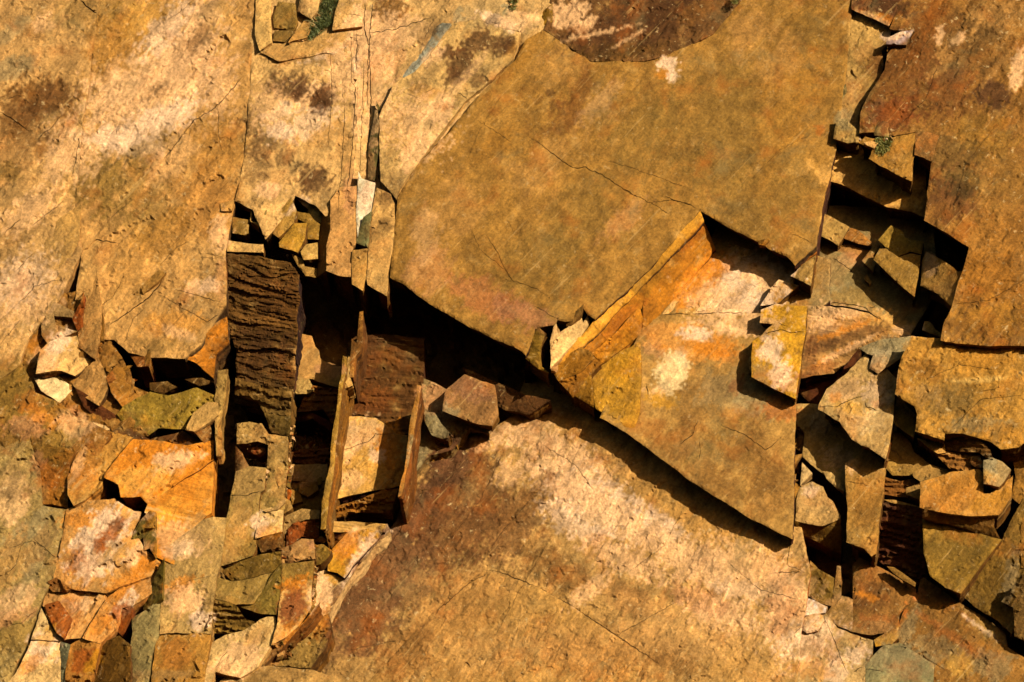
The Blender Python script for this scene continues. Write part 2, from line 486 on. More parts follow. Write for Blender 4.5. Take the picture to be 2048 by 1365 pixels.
S(20, 760, 40, 40, 0, 'olv', .75); S(20, 830, 50, 30, 10, 'olv', .6); S(60, 850, 40, 28, 0, 'pnk', .6, 1); S(110, 835, 60, 22, 12, 'org', .55)
S(150, 850, 40, 26, 20, 'crm', .5); S(120, 815, 26, 16, 0, 'olv', .5); S(60, 800, 30, 20, 0, 'rst', .4)
S(90, 900, 30, 34, 0, 'olv', .6); S(30, 880, 40, 26, 0, 'pur', .4); S(75, 920, 14, 20, 0, 'pnk', .5); S(25, 1000, 34, 50, 0, 'crm', .5)
S(30, 960, 40, 40, 0, 'gry', .5); S(55, 1060, 60, 20, -40, 'blu', .6); S(75, 1100, 20, 60, 30, 'gry', .8); S(20, 1120, 26, 60, 20, 'tan', .6)
S(30, 1200, 50, 22, -30, 'crm', .6); S(20, 1270, 50, 40, 0, 'olv', .6); S(60, 1160, 12, 50, 30, 'blu', .5); S(10, 1240, 60, 16, -20, 'pnk', .5)
S(165, 940, 30, 46, 25, 'rst', .35); S(100, 950, 30, 26, 0, 'rst', .45); S(155, 930, 10, 40, 25, 'crm', .4)
S(300, 920, 60, 26, -12, 'org', .9); S(350, 925, 46, 22, -10, 'crm', .85); S(290, 960, 60, 28, -10, (236, 170, 84), .7); S(370, 950, 36, 16, -35, 'org', .7)
S(395, 940, 30, 22, -40, 'org', .7); S(350, 1000, 60, 26, -35, 'org', .8); S(330, 1030, 50, 20, -35, (232, 160, 70), .6)
S(165, 1040, 40, 20, 0, 'org', .6); S(210, 1060, 56, 34, -35, 'wht', .85, 1.1); S(180, 1120, 46, 40, -50, 'wht', .8, 1.2); S(220, 1110, 34, 22, -20, 'gry', .6, 1)
S(225, 1060, 14, 30, 35, 'rst', .8, 1.3, 9); S(200, 1090, 12, 18, 20, 'rst', .8, 1.3, 9); S(150, 1120, 16, 26, 30, 'rst', .6, 1.3, 9); S(235, 1048, 14, 10, 0, 'pur', .6)
S(280, 1030, 22, 10, 0, 'crm', .8); S(275, 1110, 30, 16, -30, 'crm', .8); S(300, 1125, 34, 16, -30, 'org', .8); S(250, 1170, 50, 20, -45, 'org', .7)
S(160, 1205, 26, 20, 0, 'crm', .8, 1); S(250, 1210, 30, 14, -50, 'wht', .8); S(200, 1250, 26, 20, -40, 'org', .6); S(150, 1190, 20, 16, 0, 'org', .5)
S(300, 1110, 20, 24, 0, 'org', .5); S(85, 1300, 26, 40, 30, 'wht', .7); S(60, 1330, 26, 14, -40, 'org', .6); S(95, 1270, 12, 26, 30, 'yel', .6)
S(365, 1080, 50, 30, 20, 'crm', .5); S(400, 1060, 24, 40, 0, 'gry', .6); S(360, 1170, 40, 12, -20, 'org', .6); S(370, 1200, 40, 26, 0, 'crm', .7)
S(400, 1240, 26, 18, -35, 'wht', .85); S(360, 1100, 30, 18, 0, 'wht', .4); S(350, 1310, 34, 30, 0, (190, 126, 60), .8, .6); S(330, 1350, 60, 10, 0, 'gry', .5)
S(170, 1320, 24, 30, 30, 'rst', .85); S(140, 1230, 26, 26, 0, 'rst', .5); S(245, 1230, 20, 22, 20, 'rst', .85); S(185, 1330, 12, 30, 30, 'yel', .6)
# column with dark lichen
S(620, 190, 46, 30, 0, 'crm', .8); S(565, 175, 30, 26, 30, 'pur', .78, 1.1, 12); S(600, 175, 16, 30, 20, 'pur', .7, 1.1, 12); S(645, 200, 24, 32, 15, 'pur', .9, .7, 10)
S(510, 250, 26, 26, -30, 'pur', .6, 1.2, 12); S(530, 290, 36, 24, -40, 'pur', .65, 1.3, 12); S(510, 330, 24, 34, 0, 'pur', .45, 1.3, 12); S(570, 315, 22, 12, -40, 'pur', .6, 1.2, 10)
S(625, 360, 34, 26, 10, 'pur', .8, 1.2, 12); S(525, 352, 14, 8, 0, 'pur', .5, 1.2); S(610, 250, 60, 26, -20, 'wht', .6, 1.2, 14); S(560, 260, 26, 16, 0, 'wht', .7)
S(650, 270, 40, 20, -30, 'tan', .6); S(560, 225, 30, 12, -20, 'wht', .6, 1.3); S(540, 380, 30, 16, 0, 'crm', .8); S(595, 410, 24, 12, -30, 'wht', .6)
S(620, 122, 60, 9, 3, 'gry', .7, .5); S(650, 110, 40, 7, -20, 'wht', .7, .8); S(560, 110, 40, 16, 0, 'tan', .6); S(660, 90, 30, 14, -30, 'tan', .5)
S(640, 390, 14, 30, 0, 'gry', .7); S(700, 380, 12, 50, 0, 'pnk', .6); S(690, 300, 14, 50, 0, 'tan', .5); S(715, 210, 10, 80, 0, 'crm', .6)
# top middle
S(720, 60, 30, 60, 0, 'crm', .75, 1.1); S(715, 130, 9, 20, 0, 'wht', .7); S(780, 22, 34, 34, 20, 'brn', .85, 1.1, 12); S(800, 60, 60, 30, 0, 'crm', .6, 1.1); S(770, 110, 40, 40, 0, 'pnk', .5, 1.2)
S(750, 90, 40, 60, 0, 'crm', .5, 1.3, 12); S(740, 350, 10, 60, 0, 'pnk', .4)
S(855, 60, 22, 30, 30, 'gry', .7, 1.2); S(860, 70, 26, 12, -50, 'pur', .4, 1.2); S(950, 70, 34, 14, -20, 'tan', .5); S(985, 30, 60, 40, 0, 'blu', .35, 1)
S(1000, 45, 34, 12, 25, 'wht', .7, 1.1); S(990, 45, 20, 10, 0, 'pur', .5, 1.3); S(1040, 40, 40, 20, 0, 'crm', .6); S(1005, 90, 24, 18, -20, 'pur', .8, 1.2, 9)
S(895, 105, 18, 14, 0, 'pur', .85, 1.2, 9); S(950, 85, 34, 20, -35, 'pur', .85, 1.1, 9); S(920, 130, 24, 30, 30, 'pur', .8, 1.2, 9); S(1020, 95, 16, 16, 0, 'pur', .8, 1.1, 9)
S(955, 160, 16, 18, 0, 'pur', .6, 1.4, 9); S(910, 160, 14, 12, 0, 'pur', .5, 1.4); S(870, 110, 26, 14, -50, 'crm', .7); S(850, 150, 50, 16, -40, 'gry', .6); S(860, 185, 40, 14, 10, 'tan', .6)
S(815, 225, 40, 22, 20, 'gry', .6, 1.2); S(880, 220, 34, 26, -30, 'crm', .6, 1.2); S(790, 260, 26, 40, 0, 'tan', .5); S(885, 215, 16, 8, 0, 'rst', .5, 1.2)
S(930, 155, 60, 10, -48, 'crm', .35); S(805, 350, 30, 20, 0, 'gry', .6); S(790, 380, 22, 16, 0, 'pur', .4); S(770, 400, 14, 20, 0, 'pur', .5); S(830, 300, 20, 50, 30, 'crm', .6)
S(775, 450, 14, 14, 0, 'pur', .45); S(760, 500, 20, 30, 0, 'tan', .5)
S(730, 395, 9, 30, 5, 'wht', .9, .4)
# brown rock at the top
S(1220, 60, 90, 34, -18, 'pur', .9, 1.0, 14); S(1240, 100, 80, 18, -5, 'dkb', .6, .9, 14); S(1330, 40, 80, 34, -25, 'pur', .85, .9, 14); S(1290, 10, 90, 22, -10, 'pur', .75)
S(1140, 30, 34, 30, 0, 'crm', .8); S(1170, 50, 26, 12, -40, 'crm', .6); S(1200, 66, 60, 4, -12, 'crm', .6, 1.2, 9); S(1400, 20, 40, 20, -30, 'brn', .6); S(1250, 82, 40, 3, -30, 'crm', .5, 1)
# great slab
S(1337, 128, 20, 14, 10, 'wht', .9, .8, 10); S(1325, 150, 14, 8, 0, 'org', .5); S(1345, 152, 12, 12, 0, 'wht', .9, .8, 10)
S(1160, 190, 20, 62, 22, 'brn', .8, .7, 20, .6); S(1130, 235, 30, 34, 35, 'brn', .7, .9, 14, .6); S(1112, 210, 14, 10, 0, 'pur', .6, 1.2, 8); S(1170, 140, 10, 24, 10, 'brn', .7); S(1105, 265, 20, 12, 0, 'brn', .5)
S(1225, 163, 6, 10, 30, 'brn', .7, .5); S(1100, 185, 9, 6, 0, 'pur', .6); S(1075, 200, 12, 6, -30, 'brn', .4); S(1110, 400, 12, 50, 20, 'brn', .22, .8, 20, .9)
S(1200, 205, 60, 20, -45, 'crm', .22, 1, 20, .9); S(1290, 260, 60, 90, 40, 'slg', .6, 1, 50, .9); S(1450, 250, 120, 140, 40, 'slg', .6, .8, 60, .9); S(1590, 190, 60, 160, 15, 'och', .4, .8, 60, .9)
S(1560, 120, 60, 40, -40, 'tan', .4, 1, 30, .9); S(1500, 60, 40, 60, 30, 'tan', .5, 1, 30, .9); S(1620, 60, 40, 50, 0, 'slg', .5, 1, 30, .9)
S(950, 350, 110, 90, -45, 'slb', .6, .8, 60, .9); S(900, 420, 70, 60, -45, 'tan', .4, 1, 40, .9); S(1090, 330, 90, 40, -45, 'tan', .35, 1, 40, .9); S(990, 290, 60, 30, -45, 'och', .45, 1, 30, .9)
S(1160, 440, 120, 60, -45, 'slg', .55, .9, 50, .9); S(1060, 520, 90, 60, -30, 'slg', .5, .9, 50, .9); S(1250, 440, 60, 22, -40, 'pnk', .3, 1, 20, .9); S(980, 600, 80, 40, 30, (188, 120, 74), .65, .8, 40, .8)
S(1050, 630, 70, 26, 20, (180, 122, 84), .6, .8, 30, .8); S(860, 540, 50, 50, 30, 'pnk', .35, .8, 40, .8); S(850, 470, 30, 60, 0, 'crm', .25, .8, 30, .9); S(1140, 560, 70, 40, -40, 'slg', .5, .8, 40, .9)
S(1500, 420, 90, 60, 30, 'slg', .5, .8, 40, .9); S(1580, 360, 50, 60, 20, 'slg', .4, .8, 40, .9); S(1040, 110, 26, 60, 35, 'och', .4, .6, 30, .9); S(1640, 260, 10, 10, 0, 'rst', .5)
S(1120, 130, 50, 40, 0, 'tan', .35, .8, 30, .9)
# recess under the slab
S(1500, 560, 80, 50, 10, 'wht', .85, .8, 18); S(1400, 560, 26, 60, 42, 'org', .9, .8, 16); S(1385, 600, 30, 16, -30, 'org', .8); S(1480, 610, 60, 18, -5, 'wht', .7); S(1440, 540, 40, 16, -50, 'org', .5)
S(1420, 690, 46, 16, 10, 'org', .9, 1.1, 10); S(1390, 668, 34, 12, 5, 'wht', .85, 1.1, 10); S(1440, 655, 60, 9, 10, 'crm', .7, 1.1, 10); S(1345, 665, 44, 18, -5, (214, 150, 74), .6); S(1420, 705, 16, 5, 0, 'rst', .7)
S(1345, 740, 30, 46, 20, (240, 196, 128), .9, .6, 12); S(1325, 690, 26, 12, 20, 'org', .7); S(1360, 715, 14, 20, 0, 'wht', .8); S(1320, 780, 26, 10, -10, 'crm', .6); S(1330, 800, 30, 16, 0, 'yel', .6)
S(1310, 695, 20, 20, 0, 'pnk', .45); S(1395, 800, 70, 50, -30, 'brn', .35, .8, 40, .8); S(1510, 800, 50, 40, 0, 'blu', .65, .8, 30, .8); S(1560, 820, 34, 26, 0, (200, 120, 60), .65, .8, 20)
S(1475, 770, 12, 20, 30, 'rst', .75, .8, 10); S(1450, 780, 60, 40, 0, 'blu', .4, 1, 30, .8); S(1350, 880, 60, 40, 30, 'brn', .5, .8, 40, .8); S(1500, 900, 60, 60, 0, 'brn', .45, 1, 40, .8); S(1420, 960, 70, 30, 30, 'brn', .5)
S(1540, 980, 40, 60, 0, 'brn', .5); S(1440, 870, 90, 12, -40, 'slg', .5); S(1545, 700, 20, 30, -20, 'wht', .85, .8, 12); S(1560, 750, 22, 30, 20, 'wht', .85, .8, 12); S(1525, 705, 14, 10, 0, 'wht', .7); S(1520, 745, 12, 22, 30, 'gry', .7)
S(1580, 770, 14, 16, 0, 'crm', .5); S(1240, 740, 30, 30, 0, 'yel', .6); S(1225, 800, 22, 40, 0, (222, 160, 60), .5)
S(1300, 560, 20, 60, 45, 'olv', .35, 1, 20, .8); S(1240, 650, 20, 60, 45, 'rst', .35, 1, 16, .8); S(1390, 470, 10, 40, 40, 'rst', .4)
# lower slab
S(930, 960, 70, 70, -40, 'pur', .8, .9, 20); S(860, 1010, 70, 50, -50, 'pur', .85, .8, 20); S(900, 900, 50, 26, -35, (120, 78, 52), .9, .8, 14); S(790, 1110, 90, 60, -50, (136, 90, 58), .9, .8, 30); S(720, 1230, 70, 70, -50, (136, 90, 58), .85, .8, 30)
S(900, 1070, 90, 60, -50, (140, 94, 58), .8, .8, 30); S(1020, 1050, 50, 90, 40, (140, 96, 60), .7, 1, 24); S(930, 985, 40, 26, -40, 'gry', .4, 1.2, 10)
S(1000, 870, 40, 16, -40, 'crm', .7, 1.2, 9); S(1060, 860, 50, 20, -30, 'crm', .8, 1.1); S(1020, 950, 30, 20, -30, 'crm', .55, 1.3, 8); S(960, 890, 20, 10, -20, 'crm', .6, 1.3, 8)
S(1130, 880, 60, 40, 20, 'tan', .6, 1); S(1150, 940, 80, 50, 30, 'crm', .8, 1); S(1200, 1010, 110, 50, 25, 'wht', .8, 1, 16); S(1150, 1040, 70, 30, 30, 'wht', .6, 1.1, 14); S(1320, 1050, 60, 26, 30, 'wht', .55, 1.1, 14)
S(1250, 1120, 90, 26, 25, 'crm', .7, 1.1, 14); S(1330, 1000, 80, 22, 32, (214, 156, 84), .7); S(1440, 1070, 90, 36, 30, (206, 150, 82), .7, .8); S(1240, 930, 50, 20, 35, 'tan', .7)
S(1400, 1130, 80, 40, 10, 'crm', .55, 1, 20); S(1450, 1230, 70, 34, 10, 'crm', .75, 1.1, 16); S(1400, 1200, 60, 24, 20, 'pnk', .6, 1, 16); S(1480, 1180, 60, 18, 10, 'wht', .5, 1.1, 12); S(1560, 1140, 50, 30, 20, (214, 150, 84), .6)
S(1120, 1150, 60, 30, 20, 'brn', .55, 1.2, 16); S(1080, 1110, 60, 20, 30, 'brn', .5, 1.2, 16); S(1000, 1180, 70, 30, 20, (206, 150, 86), .5); S(1100, 1230, 100, 50, 20, (206, 152, 84), .5); S(900, 1230, 90, 60, -40, (192, 136, 76), .6, 1, 24)
S(950, 1310, 120, 50, 0, (204, 146, 80), .6, 1, 24); S(820, 1300, 60, 50, -40, (164, 112, 62), .6, 1, 20); S(1180, 1320, 110, 40, 10, (206, 140, 74), .65, 1, 24); S(1300, 1290, 90, 30, 20, (196, 138, 78), .5, 1, 20)
S(1260, 1200, 60, 30, 30, (192, 134, 78), .5, 1.1, 16); S(1350, 1330, 60, 30, 0, 'brn', .5, 1.1, 16); S(1480, 1330, 60, 40, 0, (210, 154, 86), .6); S(1180, 1180, 50, 16, -40, 'crm', .6, 1.2, 12)
S(720, 1120, 16, 60, 30, 'wht', .8, .5, 12); S(780, 1060, 12, 26, 40, 'wht', .7, .5)
S(1200, 1000, 10, 60, 38, 'brn', .4, 1.2, 8); S(1140, 980, 8, 60, 38, 'brn', .35, 1.2, 8); S(1290, 1080, 8, 60, 38, 'brn', .35, 1.2, 8)
# columns in the middle left
S(560, 600, 60, 60, 0, (128, 84, 40), .6, 1, 16, .8); S(520, 700, 70, 60, 0, (110, 74, 34), .7, 1, 16, .8); S(520, 570, 60, 20, 10, (130, 86, 44), .6, 1, 14); S(520, 780, 60, 30, 0, (110, 78, 36), .7)
S(520, 640, 60, 12, 10, (150, 104, 56), .5, 1.2, 9); S(510, 820, 60, 20, 10, (140, 108, 58), .6, 1.1, 12)
S(630, 720, 40, 40, 0, 'tan', .7); S(665, 740, 30, 14, 0, 'pnk', .6); S(730, 700, 34, 60, 0, (118, 76, 36), .8, .6); S(740, 800, 50, 26, 0, (142, 86, 40), .8, .8)
S(740, 870, 40, 30, 0, 'crm', .6); S(775, 900, 26, 50, 20, 'org', .85, .9, 12); S(790, 950, 24, 26, 0, 'org', .7); S(730, 940, 40, 40, 0, (232, 168, 84), .7); S(700, 880, 20, 40, 0, 'crm', .6); S(755, 910, 16, 16, 0, 'wht', .6)
S(700, 960, 30, 20, 0, 'crm', .5); S(780, 870, 16, 20, 0, 'org', .5)
S(530, 880, 30, 30, 0, 'tan', .4); S(500, 960, 40, 40, 0, 'gry', .5); S(500, 1100, 20, 30, 0, 'olv', .6); S(485, 1040, 26, 30, 0, 'tan', .5)
S(520, 1050, 20, 22, 0, 'wht', .7); S(540, 1065, 20, 14, 0, 'org', .5); S(560, 980, 16, 26, 0, 'tan', .5); S(600, 960, 26, 16, 0, 'pnk', .5)
S(590, 1180, 22, 18, 0, 'rst', .8, 1.1, 9); S(590, 1165, 34, 10, -20, 'org', .8, 1.2, 8); S(585, 1220, 26, 34, 20, (160, 94, 54), .9, .7, 10); S(580, 1270, 16, 26, 20, 'org', .6, 1.1, 9); S(620, 1230, 10, 40, 30, 'org', .7, 1.1, 9)
S(475, 1320, 50, 34, -20, 'crm', .7); S(520, 1270, 30, 16, -30, 'tan', .6); S(640, 1190, 22, 50, 10, 'crm', .8); S(650, 1240, 14, 40, 35, 'org', .5, 1.2, 9)
S(700, 1080, 30, 16, -40, 'crm', .7); S(690, 1100, 30, 24, -40, 'org', .8); S(670, 1140, 20, 22, 0, (214, 150, 50), .8)
S(600, 1060, 20, 16, 0, 'rst', .7); S(615, 1110, 26, 14, 0, 'tan', .5); S(625, 1090, 10, 8, 0, 'pnk', .8)
S(870, 790, 30, 40, 30, (214, 150, 96), .7); S(880, 830, 30, 26, 0, 'blu', .7); S(880, 860, 22, 14, -10, 'blu', .8); S(835, 900, 20, 40, 20, 'blu', .7); S(940, 780, 40, 20, 20, (160, 112, 78), .7)
S(975, 860, 14, 14, 0, 'dkb', .5)
# right side
S(1760, 10, 60, 20, 10, 'pur', .85, 1, 12); S(1750, 40, 34, 9, 25, 'crm', .7); S(1775, 40, 18, 10, 20, 'org', .5)
S(1725, 60, 30, 34, 0, (220, 168, 96), .6); S(1735, 110, 34, 22, 0, 'tan', .6); S(1745, 130, 26, 26, -30, 'brn', .5, 1, 12); S(1720, 180, 26, 26, 0, 'gry', .6); S(1690, 240, 18, 22, 0, 'blu', .6); S(1735, 150, 20, 40, 10, 'olv', .4)
S(1820, 120, 70, 120, 30, (134, 84, 44), .7, .9, 30, .8); S(1780, 230, 60, 34, -10, (136, 78, 44), .8, .9, 20, .8); S(1850, 60, 34, 70, 30, (150, 92, 40), .6, 1, 20, .8); S(1920, 100, 90, 80, 0, (138, 98, 56), .6, 1, 24, .8)
S(1890, 180, 60, 60, 0, (126, 78, 46), .6, 1, 20, .8); S(1985, 190, 34, 30, 0, (104, 70, 46), .85, .5, 10); S(1990, 200, 16, 10, 0, 'pur', .6); S(1965, 60, 50, 40, 0, (120, 90, 54), .6, 1, 20, .8); S(2010, 30, 50, 30, 0, 'tan', .5, 1, 20)
S(2035, 140, 14, 40, 12, 'crm', .85, .5); S(1880, 70, 8, 18, 10, 'crm', .7, 1, 8); S(1915, 80, 20, 8, -40, 'crm', .6, 1.1, 8); S(1950, 60, 6, 26, 20, 'tan', .6, 1.1, 8); S(1890, 110, 14, 18, 0, 'tan', .5, 1.2, 9)
S(1880, 140, 34, 8, -30, 'tan', .5, 1.2, 9); S(2000, 130, 6, 60, 40, 'tan', .4, 1, 9); S(1970, 270, 60, 50, 0, (170, 124, 58), .6, 1, 24, .8); S(1900, 330, 70, 60, 20, (120, 94, 56), .6, 1, 20, .8); S(1900, 400, 50, 60, 0, (128, 84, 52), .7, 1, 18, .8)
S(1870, 420, 40, 26, 0, 'brn', .5, 1.1, 12); S(1930, 370, 40, 30, 0, (96, 78, 46), .6, 1.2, 14, .8); S(1880, 390, 20, 14, 0, 'pur', .5); S(2010, 360, 60, 70, 0, (168, 122, 62), .5, 1, 24, .8)
S(1900, 460, 50, 12, -30, (204, 150, 78), .5, 1.1, 12); S(1980, 480, 90, 60, -20, (184, 126, 60), .6, .8, 40, .8); S(1960, 560, 90, 60, 0, (178, 118, 50), .7, .8, 30, .8); S(1980, 640, 90, 34, 0, (196, 136, 60), .7, 1, 20, .8); S(1940, 650, 40, 16, -10, 'brn', .4, 1.2, 12)
S(1870, 560, 30, 30, 20, (226, 166, 88), .7); S(1860, 530, 14, 22, 0, 'crm', .7); S(1900, 580, 30, 12, 0, 'tan', .5)
S(1790, 70, 30, 8, -10, 'wht', .9)
S(1690, 360, 60, 20, 20, (232, 170, 92), .7); S(1680, 330, 16, 22, 0, (236, 176, 98), .7)
S(1710, 500, 40, 20, 20, (184, 122, 64), .7, .7); S(1700, 520, 26, 16, 20, 'pnk', .4); S(1660, 600, 50, 46, 0, 'blu', .5, .8, 30, .8); S(1665, 540, 26, 34, 0, 'gry', .5); S(1700, 600, 50, 20, 0, (178, 136, 74), .6, 1, 14)
S(1650, 640, 30, 26, 0, 'crm', .55, 1.1, 10); S(1700, 625, 50, 12, 5, 'crm', .6, 1.1, 10); S(1770, 640, 46, 20, 15, (226, 164, 88), .7, 1, 14); S(1650, 680, 50, 20, -20, (120, 76, 46), .6, 1.1, 12, .6); S(1720, 670, 60, 12, -18, 'pur', .6, 1, 10)
S(1690, 660, 60, 6, -20, 'org', .6, 1, 10); S(1660, 715, 50, 6, -28, 'org', .6, 1, 10); S(1690, 700, 60, 6, -26, 'crm', .6, 1, 10); S(1640, 740, 40, 10, -20, (180, 114, 60), .7); S(1620, 720, 12, 50, 10, (140, 88, 52), .6)
S(1790, 690, 30, 16, 0, 'blu', .7, 1); S(1760, 720, 22, 20, -30, (198, 166, 116), .8, .8); S(1820, 660, 30, 12, 0, 'crm', .6); S(1850, 700, 34, 26, 0, (200, 140, 62), .6)
S(1690, 780, 34, 20, -30, 'crm', .6, 1, 12); S(1670, 795, 12, 9, 0, 'org', .6); S(1700, 770, 26, 16, -30, 'gry', .5); S(1770, 760, 26, 40, 0, (220, 166, 104), .6); S(1750, 790, 26, 26, 0, 'wht', .45, 1.2, 10); S(1740, 840, 34, 26, 0, (220, 180, 120), .6, 1.1, 10)
S(1700, 815, 30, 12, 10, 'yel', .5); S(1765, 860, 20, 40, 0, 'gry', .5); S(1755, 810, 10, 8, 0, 'pnk', .6)
S(1890, 720, 60, 30, 0, (222, 160, 78), .6, 1.1, 16); S(1960, 720, 60, 34, 10, (206, 142, 60), .7, 1, 20, .8); S(1900, 810, 50, 34, 0, (150, 116, 66), .75, 1.1, 18, .8); S(1930, 790, 60, 20, 20, (150, 116, 66), .5, 1.2, 14); S(1960, 850, 60, 16, 0, 'blu', .5, 1, 14)
S(1860, 790, 30, 20, 0, 'gry', .5, 1.2); S(1990, 780, 50, 40, 0, (206, 148, 70), .5); S(1850, 740, 30, 20, 0, (176, 118, 54), .6); S(2000, 870, 50, 20, 0, (200, 138, 60), .6); S(1960, 760, 50, 5, -5, (236, 184, 104), .6, .8, 8)
S(1640, 850, 20, 26, 0, (222, 176, 116), .6, 1, 9); S(1650, 890, 40, 26, 20, (196, 148, 86), .5); S(1680, 920, 34, 20, 20, 'crm', .6, 1.2, 9); S(1740, 920, 30, 30, 0, 'gry', .45); S(1730, 990, 34, 30, 0, (190, 132, 64), .6)
S(1800, 890, 30, 20, 0, (198, 150, 84), .6); S(1840, 930, 40, 20, 20, (186, 138, 76), .6); S(1975, 930, 14, 20, 0, (200, 172, 120), .7); S(1975, 955, 12, 12, 0, (226, 170, 90), .7)
S(1920, 970, 60, 20, -5, (216, 146, 66), .7, .8, 20, .8); S(1890, 1000, 60, 20, 0, (200, 132, 60), .6); S(1990, 1000, 40, 16, -20, (206, 142, 56), .6)
S(1640, 1010, 34, 22, 0, (214, 164, 100), .7); S(1620, 980, 14, 14, 0, 'wht', .6); S(1730, 1030, 30, 30, 0, (176, 124, 62), .6)
S(1870, 1065, 30, 18, 0, (206, 152, 72), .8); S(1910, 1090, 70, 50, 0, (140, 108, 54), .6, .8, 30, .8); S(1990, 1170, 40, 60, 0, (140, 104, 46), .6); S(2020, 1160, 14, 50, 10, (170, 140, 96), .6, 1.1, 10)  # first patch paints sunlight onto the corner of the olive faced slab
S(1740, 1190, 40, 34, 0, (140, 92, 50), .8, .8, 20, .8); S(1740, 1195, 30, 8, 20, 'org', .6); S(1760, 1250, 50, 20, 0, (180, 112, 60), .6); S(1700, 1280, 22, 26, 0, 'gry', .6); S(1770, 1265, 50, 22, 10, 'gry', .5)
S(1840, 1190, 14, 14, 0, (222, 140, 80), .8, .6); S(1806, 1230, 6, 20, 20, (220, 130, 60), .8); S(1870, 1250, 70, 60, 30, (146, 104, 54), .75, .8, 30, .8); S(1880, 1300, 60, 26, 10, 'blu', .35, 1, 20); S(1820, 1250, 14, 40, 20, 'blu', .5)
S(1900, 1270, 80, 8, 35, (190, 116, 60), .5, 1, 9); S(1920, 1330, 26, 26, 0, (204, 152, 76), .7, 1.1, 10); S(1980, 1330, 40, 30, 0, 'blu', .5); S(1800, 1320, 70, 30, 10, 'blu', .7, .7, 20); S(1980, 1260, 40, 16, 30, (196, 150, 84), .6, 1.2, 9); S(1960, 1255, 50, 4, 35, 'wht', .6, 1, 8)
S(1990, 1290, 30, 14, 10, 'och', .7)
S(1590, 1240, 60, 90, 0, 'crm', .7, 1, 20); S(1560, 1200, 26, 70, 0, 'pnk', .6); S(1620, 1280, 60, 34, -20, 'wht', .6, 1.2, 14); S(1610, 1300, 26, 14, 0, 'olv', .5, 1.2, 10); S(1660, 1210, 30, 14, 0, 'tan', .7); S(1680, 1230, 26, 20, 0, 'olv', .5)
S(1670, 1340, 20, 30, 0, 'wht', .6, 1); S(1620, 1340, 40, 20, 0, 'org', .35); S(1710, 1310, 30, 16, -20, 'wht', .7, 1.2, 10); S(1650, 1170, 34, 30, 0, 'olv', .7)
S(1605, 1100, 20, 30, 0, 'gry', .6)

S(1180, 1000, 150, 34, 32, 'crm', .7, 1.1, 18); S(1330, 1090, 120, 26, 30, 'crm', .6, 1.2, 16); S(1110, 900, 60, 26, 34, 'crm', .6, 1.1, 14); S(1060, 1000, 26, 60, 40, 'brn', .45, 1.2, 12)
S(900, 945, 30, 70, 42, (124, 84, 56), .8, .8, 16); S(820, 1040, 30, 90, 40, (128, 88, 58), .8, .8, 16); S(730, 1160, 30, 90, 35, (132, 92, 60), .75, .9, 16); S(680, 1270, 26, 70, 25, (136, 96, 62), .7, .9, 16); S(800, 1160, 60, 80, 38, (142, 100, 64), .6, 1, 22)
S(960, 1060, 50, 80, 38, (146, 98, 56), .5, 1, 20)

# pale crusts of the upper left and the columns
S(330, 60, 70, 26, -50, 'wht', .6, 1.2, 14); S(230, 170, 60, 40, -30, 'crm', .6, 1.2, 14); S(380, 150, 60, 34, -45, 'crm', .6, 1.2, 14); S(300, 250, 90, 26, -25, 'wht', .55, 1.3, 12)
S(150, 300, 40, 60, -30, 'crm', .5, 1.3, 12); S(60, 420, 60, 30, -40, 'crm', .5, 1.3, 12); S(440, 180, 30, 60, 10, 'crm', .5, 1.2, 12); S(40, 560, 60, 40, -30, 'wht', .4, 1.4, 10); S(210, 90, 40, 60, 0, 'och', .5, 1.2, 20)
S(540, 215, 30, 40, 0, 'crm', .5, 1.2, 12); S(680, 150, 30, 60, 0, 'crm', .6, 1.2, 12); S(840, 250, 50, 60, -40, 'crm', .5, 1.3, 10); S(750, 200, 30, 80, 0, 'crm', .5, 1.3, 12)
S(645, 200, 20, 28, 15, 'pur', .8, .7, 9); S(600, 178, 12, 24, 20, 'pur', .7, 1.1, 9); S(625, 355, 28, 20, 10, 'pur', .6, 1.2, 9); S(905, 150, 14, 26, 25, 'pur', .6, 1.2, 8); S(985, 88, 20, 12, -20, 'pur', .6, 1.2, 8)
S(100, 200, 50, 24, -30, (130, 88, 50), .6, 1.3, 10); S(50, 225, 30, 26, 0, (130, 88, 50), .6, 1.2, 10); S(40, 270, 40, 30, 10, 'brn', .5, 1.3, 10)

S(1500, 1140, 90, 50, 20, 'crm', .5, 1.1, 18); S(1380, 1270, 110, 40, 10, (222, 164, 98), .6, 1.1, 20); S(1150, 1290, 120, 40, 5, (216, 158, 92), .5, 1.2, 16); S(960, 1300, 90, 36, 0, (222, 166, 98), .45, 1.2, 16)
# orange and cream heart of the recess
S(1400, 690, 70, 34, 5, (232, 156, 76), .75, 1, 16); S(1330, 670, 50, 24, 0, (226, 158, 84), .7, .9, 14); S(1500, 650, 60, 22, 0, 'crm', .6, 1, 14); S(1430, 600, 60, 40, 20, 'crm', .6, 1, 14); S(1390, 560, 20, 60, 42, 'org', .7, .8, 14); S(1530, 560, 50, 22, 25, (240, 180, 112), .6)
S(1390, 668, 34, 12, 5, 'wht', .8, 1.1, 10); S(1425, 700, 40, 14, 10, 'org', .85, 1.1, 10); S(1345, 745, 26, 40, 20, (242, 196, 130), .85, .7, 12)
